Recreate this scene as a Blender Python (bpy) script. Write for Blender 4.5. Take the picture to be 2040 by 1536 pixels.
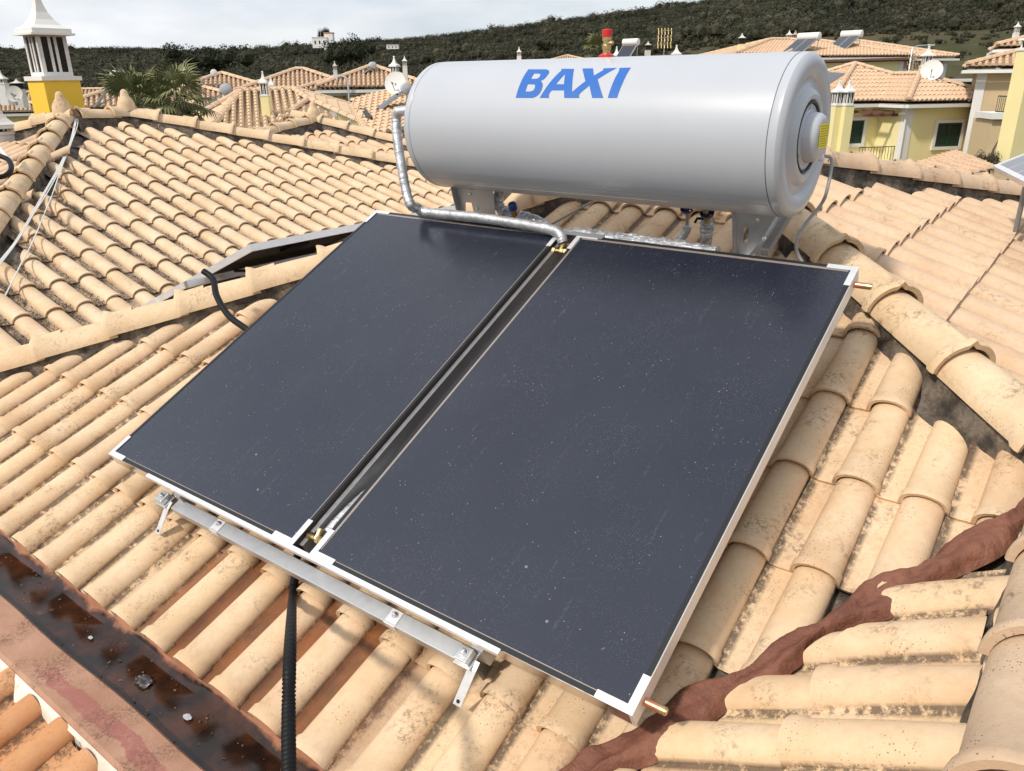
import bpy, bmesh, math, random
import numpy as np
from mathutils import Vector, Matrix
from mathutils.geometry import tessellate_polygon

random.seed(7)
rng = np.random.default_rng(7)
for o in list(bpy.data.objects):
    bpy.data.objects.remove(o)
scene = bpy.context.scene
COL = scene.collection
R = math.radians
sin, cos, pi = math.sin, math.cos, math.pi

# ------------------------------------------------------------------ camera
CAMM = Matrix(((0.99993629, 0.01128765, 0.0), (-0.004108, 0.36391473, -0.93142321), (-0.01051358, 0.93136387, 0.36393794)))
cam = bpy.data.cameras.new("camera")
cam.sensor_width = 36.0
cam.lens = 1556.19 / 2040 * 36.0
cam.clip_start = 0.05
cam.clip_end = 6000
camo = bpy.data.objects.new("camera", cam)
COL.objects.link(camo)
camo.matrix_world = CAMM.to_4x4()
scene.camera = camo

# ------------------------------------------------------------------ world, sun, exposure
SUN_AZ, SUN_EL = R(232), R(46)          # azimuth clockwise from +Y
w = bpy.data.worlds.new("World")
scene.world = w
w.use_nodes = True
nt = w.node_tree
nt.nodes.clear()
out = nt.nodes.new("ShaderNodeOutputWorld")
bg = nt.nodes.new("ShaderNodeBackground")
bg.inputs[1].default_value = 0.105
sky = nt.nodes.new("ShaderNodeTexSky")
sky.sky_type = 'NISHITA'
sky.sun_disc = False
sky.sun_elevation = SUN_EL
sky.sun_rotation = SUN_AZ
sky.air_density = 1.0
sky.dust_density = 1.5
tc = nt.nodes.new("ShaderNodeTexCoord")
mp = nt.nodes.new("ShaderNodeMapping")
mp.inputs['Scale'].default_value = (1.0, 1.0, 3.2)
n1 = nt.nodes.new("ShaderNodeTexNoise")
n1.inputs['Scale'].default_value = 2.3
n1.inputs['Detail'].default_value = 9
n1.inputs['Roughness'].default_value = 0.55
r1 = nt.nodes.new("ShaderNodeMapRange")
r1.inputs[1].default_value = 0.36
r1.inputs[2].default_value = 0.62
r1.inputs[3].default_value = 0.72
r1.inputs[4].default_value = 1.0
mapr = nt.nodes.new("ShaderNodeValToRGB")   # cloud tones
mapr.color_ramp.elements[0].position = 0.30
mapr.color_ramp.elements[0].color = (4.4, 5.0, 5.9, 1)
mapr.color_ramp.elements[1].position = 0.66
mapr.color_ramp.elements[1].color = (8.3, 8.35, 8.45, 1)
n2 = nt.nodes.new("ShaderNodeTexNoise")
n2.inputs['Scale'].default_value = 3.4
n2.inputs['Detail'].default_value = 6
mx = nt.nodes.new("ShaderNodeMix")
mx.data_type = 'RGBA'
L = nt.links.new
L(tc.outputs['Generated'], mp.inputs[0])
L(mp.outputs[0], n1.inputs['Vector'])
L(mp.outputs[0], n2.inputs['Vector'])
L(n1.outputs[0], r1.inputs[0])
L(n2.outputs[0], mapr.inputs[0])
L(r1.outputs[0], mx.inputs[0])
L(sky.outputs[0], mx.inputs[6])
L(mapr.outputs[0], mx.inputs[7])
L(mx.outputs[2], bg.inputs[0])
L(bg.outputs[0], out.inputs[0])

sun = bpy.data.lights.new("sun", 'SUN')
sun.energy = 2.7
sun.angle = R(4.0)
sun.color = (1.0, 0.915, 0.80)
suno = bpy.data.objects.new("sun", sun)
COL.objects.link(suno)
sd = Vector((sin(SUN_AZ) * cos(SUN_EL), cos(SUN_AZ) * cos(SUN_EL), sin(SUN_EL)))
suno.rotation_euler = sd.to_track_quat('Z', 'Y').to_euler()
suno.location = (-20, -10, 30)

scene.view_settings.view_transform = 'Standard'
scene.view_settings.look = 'None'
scene.view_settings.exposure = 0.30
scene.view_settings.gamma = 1
scene.view_settings.use_curve_mapping = False

# ------------------------------------------------------------------ frames
AZ = R(37.3)
U = Vector((cos(AZ), -sin(AZ), 0))
V = Vector((sin(AZ), cos(AZ), 0))
Z = Vector((0, 0, 1))
def W(u, v, z):
    return U * u + V * v + Z * z
def at(px, py, D):
    """world point seen at photo pixel (px, py) at horizontal distance D"""
    r = CAMM @ Vector(((px - 1020) / 1556.19, -(py - 768) / 1556.19, -1))
    return r * (D / math.hypot(r.x, r.y))
# collector frame: u right, s up the slope, n normal
PAZ, PT = R(36.8), R(26.08)
PU = Vector((cos(PAZ), -sin(PAZ), 0))
PS = Vector((sin(PAZ) * cos(PT), cos(PAZ) * cos(PT), sin(PT)))
PN = PU.cross(PS)
PO = Vector((-0.89461201, 1.56006256, -0.7622992)) * 1.83
def P(u, s, n=0.0):
    return PO + PU * u + PS * s + PN * n

# ------------------------------------------------------------------ mesh builder
class MB:
    def __init__(self):
        self.v = []; self.f = []; self.m = []
    def add(self, vs, fs, m=0):
        b = len(self.v)
        self.v += [tuple(p) for p in vs]
        self.f += [tuple(i + b for i in f) for f in fs]
        self.m += [m] * len(fs)
        return self
    def box(self, c, sx, sy, sz, X=None, Y=None, ZZ=None, m=0):
        X = X or Vector((1, 0, 0)); Y = Y or Vector((0, 1, 0)); ZZ = ZZ or Vector((0, 0, 1))
        c = Vector(c)
        vs = [c + X * (sx / 2 * i) + Y * (sy / 2 * j) + ZZ * (sz / 2 * k) for k in (-1, 1) for j in (-1, 1) for i in (-1, 1)]
        return self.add(vs, [(0, 2, 3, 1), (4, 5, 7, 6), (0, 1, 5, 4), (2, 6, 7, 3), (0, 4, 6, 2), (1, 3, 7, 5)], m)
    def bx(self, x0, x1, y0, y1, z0, z1, m=0, fr=None):
        """box in a frame fr(x,y,z) -> world"""
        fr = fr or (lambda a, b, c: Vector((a, b, c)))
        vs = [fr(x, y, z) for z in (z0, z1) for y in (y0, y1) for x in (x0, x1)]
        return self.add(vs, [(0, 2, 3, 1), (4, 5, 7, 6), (0, 1, 5, 4), (2, 6, 7, 3), (0, 4, 6, 2), (1, 3, 7, 5)], m)
    def prism(self, poly, fr, z0, z1, m=0):
        n = len(poly)
        vs = [fr(x, y, z0) for x, y in poly] + [fr(x, y, z1) for x, y in poly]
        fs = [tuple(range(n))[::-1], tuple(range(n, 2 * n))] + [(i, (i + 1) % n, n + (i + 1) % n, n + i) for i in range(n)]
        return self.add(vs, fs, m)
    def tube(self, pts, r, seg=12, m=0, caps=True, wob=0.0, flat=1.0):
        pts = [Vector(p) for p in pts]
        n = len(pts)
        rr = r if isinstance(r, (list, tuple)) else [r] * n
        prev = None
        rings = []
        for i, p in enumerate(pts):
            t = (pts[min(i + 1, n - 1)] - pts[max(i - 1, 0)]).normalized()
            if prev is None:
                a = t.cross(Z)
                if a.length < 1e-3: a = t.cross(Vector((1, 0, 0)))
            else:
                a = prev - t * prev.dot(t)
            a.normalize(); b = t.cross(a); prev = a
            rings.append([p + (a * cos(2 * pi * k / seg) + b * sin(2 * pi * k / seg) * flat) * rr[i] * (1 + wob * (random.random() - .5)) for k in range(seg)])
        vs = [q for rg in rings for q in rg]
        fs = [(i * seg + k, i * seg + (k + 1) % seg, (i + 1) * seg + (k + 1) % seg, (i + 1) * seg + k) for i in range(n - 1) for k in range(seg)]
        if caps:
            fs += [tuple(range(seg))[::-1], tuple((n - 1) * seg + k for k in range(seg))]
        return self.add(vs, fs, m)
    def lathe(self, prof, O=(0, 0, 0), A=None, seg=32, m=0, X=None):
        """prof: (r, a) pairs along axis A"""
        A = (A or Z).normalized()
        X = X or (A.cross(Z) if abs(A.z) < .9 else Vector((1, 0, 0)))
        X = (X - A * X.dot(A)).normalized(); Y = A.cross(X); O = Vector(O)
        vs = []
        for r, a in prof:
            for k in range(seg):
                t = 2 * pi * k / seg
                vs.append(O + A * a + (X * cos(t) + Y * sin(t)) * max(r, 1e-4))
        fs = [(i * seg + k, i * seg + (k + 1) % seg, (i + 1) * seg + (k + 1) % seg, (i + 1) * seg + k) for i in range(len(prof) - 1) for k in range(seg)]
        return self.add(vs, fs, m)
    def mesh(self, name, off=Vector((0, 0, 0))):
        me = bpy.data.meshes.new(name)
        me.from_pydata([(p[0] - off[0], p[1] - off[1], p[2] - off[2]) for p in self.v], [], self.f)
        me.update()
        return me

WLOC = {}
def smooth(me, ang=None):
    me.polygons.foreach_set('use_smooth', [True] * len(me.polygons))
    if ang is not None:
        bm = bmesh.new(); bm.from_mesh(me)
        bm.normal_update()
        for e in bm.edges:
            if len(e.link_faces) == 2 and e.calc_face_angle(0) > ang: e.smooth = False
        bm.to_mesh(me); bm.free()
def props(o, label=None, cat=None, group=None, kind=None):
    if label: o['label'] = label
    if cat: o['category'] = cat
    if group: o['group'] = group
    if kind: o['kind'] = kind
    return o
def thing(name, loc, label, cat, group=None):
    o = bpy.data.objects.new(name, None)
    COL.objects.link(o); o.location = loc; o.empty_display_size = .1
    WLOC[o.name] = Vector(loc)
    return props(o, label, cat, group)
def obj(name, mb, mat, parent=None, sm=None, loc=None, **kw):
    """one mesh object; mb in world coordinates; origin at parent's origin or at loc"""
    off = WLOC[parent.name] if parent else Vector(loc or (0, 0, 0))
    me = mb.mesh(name, off)
    mats = mat if isinstance(mat, (list, tuple)) else [mat]
    for mm in mats: me.materials.append(mm)
    if len(mats) > 1: me.polygons.foreach_set('material_index', mb.m)
    if sm is not None: smooth(me, sm)
    o = bpy.data.objects.new(name, me)
    COL.objects.link(o)
    if parent: o.parent = parent
    else: o.location = off
    WLOC[o.name] = off
    return props(o, **kw)
def inst(name, me, M, parent):
    """an object sharing mesh me, with world matrix M, child of parent (parents are only translated)"""
    o = bpy.data.objects.new(name, me)
    COL.objects.link(o)
    o.parent = parent
    o.matrix_basis = Matrix.Translation(-WLOC[parent.name]) @ M
    return o
def copy_tree(o, parent=None):
    c = o.copy(); COL.objects.link(c)
    if parent: c.parent = parent
    for ch in list(o.children): copy_tree(ch, c)
    return c

# ------------------------------------------------------------------ materials
def mat(name, color=(.5, .5, .5), rough=.6, metal=0.0, spec=.5, **kw):
    m = bpy.data.materials.new(name); m.use_nodes = True
    b = m.node_tree.nodes['Principled BSDF']
    b.inputs['Base Color'].default_value = (*color, 1)
    b.inputs['Roughness'].default_value = rough
    b.inputs['Metallic'].default_value = metal
    b.inputs['Specular IOR Level'].default_value = spec
    for k, v in kw.items(): b.inputs[k].default_value = v
    return m
class NT:
    def __init__(s, m):
        s.m = m; s.t = m.node_tree; s.b = s.t.nodes['Principled BSDF']
    def n(s, typ, **kw):
        x = s.t.nodes.new(typ)
        for k, v in kw.items():
            if k.startswith('i'):
                x.inputs[int(k[1:])].default_value = v
            else: setattr(x, k, v)
        return x
    def l(s, a, b): s.t.links.new(a, b)
    def noise(s, scale, detail=4, rough=.55, vec=None, dist=0.0):
        x = s.n('ShaderNodeTexNoise'); x.inputs['Scale'].default_value = scale; x.inputs['Detail'].default_value = detail
        x.inputs['Roughness'].default_value = rough; x.inputs['Distortion'].default_value = dist
        if vec is not None: s.l(vec, x.inputs['Vector'])
        return x.outputs[0]
    def ramp(s, v, a, b, lo=0.0, hi=1.0):
        x = s.n('ShaderNodeMapRange'); x.inputs[1].default_value = a; x.inputs[2].default_value = b
        x.inputs[3].default_value = lo; x.inputs[4].default_value = hi
        s.l(v, x.inputs[0]); return x.outputs[0]
    def mix(s, fac, a, b, blend='MIX'):
        x = s.n('ShaderNodeMix', data_type='RGBA', blend_type=blend)
        for i, q in ((0, fac), (6, a), (7, b)):
            if isinstance(q, (int, float)): x.inputs[i].default_value = q
            elif isinstance(q, tuple): x.inputs[i].default_value = (*q, 1)
            else: s.l(q, x.inputs[i])
        return x.outputs[2]
    def math(s, op, a, b=0.0):
        x = s.n('ShaderNodeMath', operation=op)
        for i, q in ((0, a), (1, b)):
            if isinstance(q, (int, float)): x.inputs[i].default_value = q
            else: s.l(q, x.inputs[i])
        return x.outputs[0]
    def pos(s): return s.n('ShaderNodeNewGeometry').outputs['Position']
    def objc(s): return s.n('ShaderNodeTexCoord').outputs['Object']
    def rnd(s): return s.n('ShaderNodeObjectInfo').outputs['Random']
    def attr(s, name): return s.n('ShaderNodeAttribute', attribute_name=name).outputs['Fac']
    def scalev(s, v, sc):
        x = s.n('ShaderNodeMapping'); x.inputs['Scale'].default_value = sc; s.l(v, x.inputs[0]); return x.outputs[0]
    def bump(s, h, strength=.3, dist=.01):
        x = s.n('ShaderNodeBump'); x.inputs['Strength'].default_value = strength; x.inputs['Distance'].default_value = dist
        s.l(h, x.inputs['Height']); s.l(x.outputs[0], s.b.inputs['Normal'])
    def col(s, c): s.l(c, s.b.inputs['Base Color'])
    def rough(s, c): s.l(c, s.b.inputs['Roughness'])

def tile_mat(name, base, base2, light, dirt_amt, pan_dirt=0.0, wet=False, speck=.5, seed=0.0):
    lo_, hi_ = (.34, .52) if pan_dirt > .9 else (.50, .60)
    m = mat(name, base, .82, spec=.3); t = NT(m)
    p = t.pos()
    mpn = t.n('ShaderNodeMapping'); mpn.inputs['Location'].default_value = (seed, seed * 2, 0); t.l(p, mpn.inputs[0]); p2 = mpn.outputs[0]
    c = t.mix(t.ramp(t.rnd(), 0, .75), base, base2)
    rn = t.n('ShaderNodeTexWhiteNoise', noise_dimensions='1D'); t.l(t.rnd(), rn.inputs['W'])
    c = t.mix(t.ramp(rn.outputs[0], .72, .95, 0, .40), c, (base[0] * .92, base[1] * .83, base[2] * .80))
    c = t.mix(t.ramp(rn.outputs[0], .26, .05, 0, .45), c, (min(.8, base[0] * 1.10), base[1] * 1.14, base[2] * 1.10))
    c = t.mix(t.ramp(t.noise(5, 3, .6, p2), .35, .7), c, light)
    c = t.mix(t.ramp(t.noise(38, 5, .7, p2), .45, .75, 0, .28), c, (base[0] * .62, base[1] * .56, base[2] * .5))
    # lichen / dirt smears
    sm_ = t.math('MULTIPLY', t.ramp(t.noise(7, 2, .5, p2), .52, .66), t.ramp(t.noise(55, 6, .8, p2), .50, .60))
    c = t.mix(t.math('MULTIPLY', sm_, dirt_amt), c, (.10, .075, .055))
    # dark specks
    v = t.n('ShaderNodeTexVoronoi'); v.inputs['Scale'].default_value = 105; t.l(p2, v.inputs['Vector'])
    sp = t.math('MULTIPLY', t.ramp(v.outputs['Distance'], .10, .24, 1, 0), t.ramp(t.noise(9, 2, .5, p2), .5, .62))
    c = t.mix(t.math('MULTIPLY', sp, speck), c, (.07, .05, .04))
    pan = t.attr('pan')
    if pan_dirt > 0:
        d = t.math('MULTIPLY', pan, t.ramp(t.noise(70, 6, .8, p2), lo_, hi_))
        d = t.math('MULTIPLY', d, t.ramp(t.noise(4, 2, .5, p2), .3, .55, .45, 1))
        c = t.mix(t.math('MULTIPLY', d, min(1, pan_dirt * 2)), c, (.085, .06, .045))
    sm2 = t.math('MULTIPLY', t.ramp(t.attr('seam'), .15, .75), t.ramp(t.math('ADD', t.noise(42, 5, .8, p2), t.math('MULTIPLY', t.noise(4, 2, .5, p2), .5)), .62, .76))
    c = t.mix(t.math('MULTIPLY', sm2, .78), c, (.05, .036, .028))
    if wet:
        # rusty wet run-off in the pans above the gutter
        sx = t.n('ShaderNodeSeparateXYZ'); t.l(t.pos(), sx.inputs[0])
        vv = t.math('ADD', t.math('MULTIPLY', sx.outputs[0], V.x), t.math('MULTIPLY', sx.outputs[1], V.y))
        uu = t.math('ADD', t.math('MULTIPLY', sx.outputs[0], U.x), t.math('MULTIPLY', sx.outputs[1], U.y))
        a = t.ramp(t.math('ADD', vv, t.math('MULTIPLY', t.noise(6, 3, .5, p2), .5)), 1.95, 1.6)
        b = t.math('MULTIPLY', t.ramp(uu, -2.62, -2.35), t.ramp(uu, -1.25, -1.5))
        a = t.math('MULTIPLY', t.math('MULTIPLY', a, b), t.ramp(pan, .2, .8))
        wc = t.mix(t.ramp(t.noise(8, 4, .6, p2), .35, .65), (.23, .075, .02), (.12, .045, .018))
        c = t.mix(t.math('MULTIPLY', a, .93), c, wc)
        t.rough(t.ramp(a, 0, 1, .82, .32))
    t.col(c)
    t.bump(t.noise(120, 5, .7, p), .35, .004)
    return m

M = {}
M['tileA'] = tile_mat('tile_cream', (.69, .495, .305), (.62, .42, .25), (.74, .565, .385), .60, .10, True, .8, 3)
M['tileB'] = tile_mat('tile_yellow_cream', (.69, .51, .335), (.64, .455, .28), (.74, .58, .41), .35, 1.0, False, .3, 11)
M['tileE'] = tile_mat('tile_pale', (.64, .455, .30), (.60, .42, .27), (.69, .51, .36), .45, .2, False, .25, 23)
M['tileO'] = tile_mat('tile_orange', (.52, .235, .10), (.60, .31, .15), (.55, .30, .15), .6, .5, False, .6, 31)
M['cap'] = tile_mat('cap_cream', (.64, .47, .295), (.68, .49, .30), (.72, .56, .38), .6, 0, False, .9, 41)
M['capE'] = tile_mat('cap_speckled', (.56, .40, .27), (.58, .42, .28), (.62, .47, .33), 1.0, 0, False, 1.0, 47)

def mortar_mat():
    m = mat('mortar', (.16, .14, .12), .95, spec=.2); t = NT(m); p = t.pos()
    c = t.mix(t.ramp(t.noise(9, 5, .65, p), .38, .62), (.075, .065, .055), (.30, .245, .19))
    c = t.mix(t.ramp(t.noise(60, 5, .7, p), .45, .7, 0, .6), c, (.06, .05, .042))
    t.col(c); t.bump(t.noise(60, 6, .75, p), .8, .02); return m
M['mortar'] = mortar_mat()
def sealant():
    m = mat('sealant', (.24, .085, .05), .62, spec=.4); t = NT(m); p = t.pos()
    c = t.mix(t.ramp(t.noise(7, 5, .6, p), .35, .65), (.15, .055, .034), (.25, .105, .066))
    c = t.mix(t.ramp(t.noise(30, 5, .7, p), .55, .75, 0, .6), c, (.10, .045, .035))
    t.col(c); t.bump(t.noise(26, 6, .65, t.scalev(p, (1, 1, 1))), .7, .02); return m
M['sealant'] = sealant()
def parapet_m():
    m = mat('parapet_paint', (.5, .27, .19), .75, spec=.3); t = NT(m); p = t.pos()
    c = t.mix(t.ramp(t.noise(5, 4, .6, p), .35, .65), (.36, .195, .125), (.46, .27, .185))
    sx = t.n('ShaderNodeSeparateXYZ'); t.l(p, sx.inputs[0])
    vv = t.math('ADD', t.math('MULTIPLY', sx.outputs[0], V.x), t.math('MULTIPLY', sx.outputs[1], V.y))
    uu = t.math('ADD', t.math('MULTIPLY', sx.outputs[0], U.x), t.math('MULTIPLY', sx.outputs[1], U.y))
    band = t.ramp(t.math('ABSOLUTE', t.math('ADD', t.math('ADD', vv, -.76), t.math('MULTIPLY', t.noise(7, 3, .6, p), .09))), .022, .028, 1, 0)
    band = t.math('MULTIPLY', band, t.ramp(uu, -2.55, -2.5))
    band = t.math('MULTIPLY', band, t.ramp(t.noise(45, 4, .7, p), .35, .5, .55, 1))
    c = t.mix(t.math('MULTIPLY', band, .8), c, (.33, .12, .105))
    sc = t.math('MULTIPLY', t.ramp(t.noise(6, 2, .5, t.scalev(p, (1, 1, 1))), .50, .62), t.ramp(t.noise(90, 5, .8, p), .46, .58))
    c = t.mix(t.math('MULTIPLY', sc, .8), c, (.17, .09, .06))
    t.col(c); t.bump(t.noise(70, 5, .7, p), .4, .006); return m
M['parapet'] = parapet_m()
def gutter_m():
    m = mat('gutter_coating', (.2, .07, .04), .5, spec=.5); t = NT(m); p = t.pos()
    sx = t.n('ShaderNodeSeparateXYZ'); t.l(p, sx.inputs[0])
    wetf = t.ramp(t.math('ADD', sx.outputs[2], t.math('MULTIPLY', t.noise(5, 5, .6, p), .09)), -1.792, -1.806)
    c = t.mix(t.ramp(t.noise(6, 4, .6, p), .35, .65), (.27, .105, .05), (.40, .18, .10))
    wc = t.mix(t.ramp(t.noise(7, 5, .65, p), .40, .66), (.016, .009, .007), (.07, .026, .012))
    wc = t.mix(t.ramp(t.noise(60, 5, .8, p), .60, .75, 0, .3), wc, (.07, .03, .018))
    t.col(t.mix(wetf, c, wc)); t.rough(t.ramp(wetf, 0, 1, .6, .16)); t.bump(t.noise(12, 4, .5, p), .12, .008); return m
M['gutter'] = gutter_m()
def plaster_m(name, c1, c2, dirt=.15):
    m = mat(name, c1, .85, spec=.25); t = NT(m); p = t.pos()
    c = t.mix(t.ramp(t.noise(1.3, 4, .6, p), .3, .7), c1, c2)
    c = t.mix(t.ramp(t.noise(14, 6, .75, p), .56, .78, 0, dirt), c, (c1[0] * .45, c1[1] * .4, c1[2] * .38))
    t.col(c); t.bump(t.noise(50, 4, .7, p), .25, .006); return m
M['white'] = plaster_m('white_paint', (.78, .77, .74), (.70, .69, .66))
M['oldwhite'] = plaster_m('weathered_white', (.72, .71, .67), (.50, .48, .44), .6)
M['yellow'] = plaster_m('yellow_render', (.84, .75, .40), (.81, .71, .37))
M['deep_yellow'] = plaster_m('deep_yellow_paint', (.84, .57, .075), (.80, .53, .065), .05)
M['tan'] = plaster_m('tan_render', (.60, .47, .29), (.56, .43, .27))
M['pink'] = plaster_m('pink_render', (.55, .38, .30), (.5, .35, .28))
M['ragged'] = plaster_m('ragged_plaster', (.80, .76, .70), (.62, .55, .46), .8)
M['soot'] = mat('soot', (.012, .011, .01), .9)
M['green'] = mat('green_shutter', (.012, .045, .032), .45)
M['dark'] = mat('dark_opening', (.01, .01, .01), .5)
M['brownwood'] = mat('brown_timber', (.16, .075, .05), .7)
M['iron'] = mat('black_iron', (.02, .02, .02), .5)
def alu_m(name, c=(.72, .73, .75), r=.35, metal=1.0, brush=.08):
    m = mat(name, c, r, metal); t = NT(m); p = t.pos()
    t.rough(t.ramp(t.noise(40, 4, .6, p), .3, .7, r - brush, r + brush))
    t.col(t.mix(t.ramp(t.noise(12, 4, .6, p), .4, .7), c, tuple(x * .93 for x in c))); return m
M['alu'] = alu_m('aluminium')
M['alu_light'] = alu_m('pale_aluminium', (.80, .81, .83), .45, .55)
M['galv'] = alu_m('galvanised_steel', (.55, .57, .59), .45, .85, .035)
M['galv_dark'] = alu_m('dull_steel', (.36, .36, .37), .5, .8)
M['gasket'] = mat('black_gasket', (.012, .012, .014), .45)
M['rubber'] = mat('black_rubber', (.006, .006, .007), .55, spec=.25)
M['cable'] = mat('grey_cable', (.30, .30, .31), .45)
M['whitecable'] = mat('white_cable', (.72, .72, .70), .5)
M['copper'] = alu_m('copper', (.72, .34, .20), .35)
M['brass'] = alu_m('brass', (.66, .50, .24), .32)
M['red'] = mat('red_plastic', (.55, .02, .02), .4)
M['blue'] = mat('blue_plastic', (.015, .05, .24), .4)
def silver_m(name, sc, st, r=.3):
    m = mat(name, (.62, .63, .65), r, .75); t = NT(m); p = t.pos()
    t.bump(t.noise(sc, 5, .6, p, .6), st, .012)
    t.col(t.mix(t.ramp(t.noise(sc * .7, 3, .6, p), .4, .6), (.46, .47, .49), (.66, .67, .69))); return m
M['tape'] = silver_m('silver_tape', 22, .45, .45)
M['foil'] = silver_m('crumpled_foil', 70, 1.0, .16)
def tank_m():
    m = mat('tank_enamel', (.50, .52, .55), .36, .0, .5); t = NT(m); p = t.pos()
    m.node_tree.nodes['Principled BSDF'].inputs['Coat Weight'].default_value = .2
    m.node_tree.nodes['Principled BSDF'].inputs['Coat Roughness'].default_value = .12
    st = t.scalev(t.objc(), (1, 1, 1))
    t.bump(t.noise(3, 2, .5, st), .12, .02)
    t.col(t.mix(t.ramp(t.noise(2, 3, .5, p), .3, .7), (.45, .478, .525), (.475, .503, .55))); return m
M['tank'] = tank_m()
M['tank_dark'] = mat('tank_seam', (.12, .12, .13), .5)
M['logo_blue'] = mat('logo_blue', (.03, .135, .46), .45, spec=.3)
M['foam'] = mat('white_foam', (.75, .75, .75), .8)
PSV = (.53806, .71918, .43961); PUV = (.80073, -.59902, 0)
def glass_m():
    m = mat('collector_glass', (.012, .013, .022), .16, 0, .5); t = NT(m); p = t.objc()
    b = t.b; b.inputs['IOR'].default_value = 1.62; b.inputs['Specular Tint'].default_value = (.89, .93, 1, 1)
    v = t.n('ShaderNodeTexVoronoi'); v.inputs['Scale'].default_value = 62; t.l(p, v.inputs['Vector'])
    v.inputs['Randomness'].default_value = 1
    dots = t.math('MULTIPLY', t.ramp(v.outputs['Distance'], .07, .12, 1, 0), t.ramp(t.noise(14, 3, .7, p), .54, .60))
    v2 = t.n('ShaderNodeTexVoronoi'); v2.inputs['Scale'].default_value = 190; t.l(p, v2.inputs['Vector'])
    dots2 = t.math('MULTIPLY', t.ramp(v2.outputs['Distance'], .10, .2, 1, 0), t.ramp(t.noise(5, 4, .7, p), .40, .60, .0, .55))
    v3 = t.n('ShaderNodeTexVoronoi'); v3.inputs['Scale'].default_value = 4.3; t.l(p, v3.inputs['Vector'])
    dots3 = t.ramp(v3.outputs['Distance'], .016, .022, .6, 0)
    tot = t.math('MAXIMUM', t.math('MAXIMUM', dots, dots2), dots3)
    sxx = t.n('ShaderNodeSeparateXYZ'); t.l(p, sxx.inputs[0])
    along = t.math('ADD', t.math('ADD', t.math('MULTIPLY', sxx.outputs[0], PSV[0]), t.math('MULTIPLY', sxx.outputs[1], PSV[1])), t.math('MULTIPLY', sxx.outputs[2], PSV[2]))
    across = t.math('ADD', t.math('MULTIPLY', sxx.outputs[0], PUV[0]), t.math('MULTIPLY', sxx.outputs[1], PUV[1]))
    cxy = t.n('ShaderNodeCombineXYZ'); t.l(t.math('MULTIPLY', across, 26.0), cxy.inputs[0]); t.l(t.math('MULTIPLY', along, 1.6), cxy.inputs[1])
    runs = t.math('MULTIPLY', t.ramp(t.noise(1.6, 3, .6, cxy.outputs[0]), .60, .70), t.ramp(t.noise(60, 3, .7, p), .5, .62, 0, .35))
    low = t.ramp(along, 1.4, .0, .0, .16)  # brighter sky reflection painted into the colour, stronger towards the lower edge
    dust_sheen = t.math('ADD', t.math('ADD', t.ramp(t.noise(2.2, 5, .65, p),   .3, .8, .0, .10), low), runs)
    c = t.mix(dust_sheen, (.010, .012, .023), (.088, .096, .120))
    c = t.mix(tot, c, (.30, .31, .34))
    t.col(c)
    t.rough(t.ramp(t.noise(6, 5, .7, p), .3, .7, .20, .27))
    return m
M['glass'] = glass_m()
M['edgefoil'] = alu_m('edge_foil', (.42, .36, .32), .4, .6)
def pv_m():
    m = mat('solar_cells', (.03, .035, .055), .2, 0, .5); t = NT(m); return m
M['pv'] = pv_m()
M['pvback'] = mat('pv_back', (.03, .027, .025), .5)
M['pane'] = mat('window_glass', (.02, .025, .03), .1)
M['bark'] = mat('bark', (.10, .08, .06), .9)
def leaf_m(name, a, b, c_=None):
    m = mat(name, a, .75, spec=.25); t = NT(m)
    q = t.mix(t.ramp(t.rnd(), 0, 1), a, b)
    q = t.mix(t.ramp(t.noise(.9, 3, .7, t.pos()), .35, .65), q, c_ or b)
    q = t.mix(t.ramp(t.noise(.03, 4, .65, t.pos()), .40, .60, 0, .6), q, tuple(x * .5 for x in a))
    t.col(q); return m
M['leaf'] = leaf_m('maquis_leaves', (.028, .031, .015), (.125, .115, .072), (.05, .046, .026))
M['leaf_dark'] = leaf_m('dark_leaves', (.018, .026, .010), (.032, .038, .016))
M['palm'] = leaf_m('palm_leaves', (.09, .12, .04), (.22, .22, .11))
def letters_m():
    m = mat('label_yellow', (.80, .68, .0), .5); t = NT(m)
    return m
M['label'] = letters_m()
M['label_ink'] = mat('label_ink', (.32, .25, .01), .6)
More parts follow.
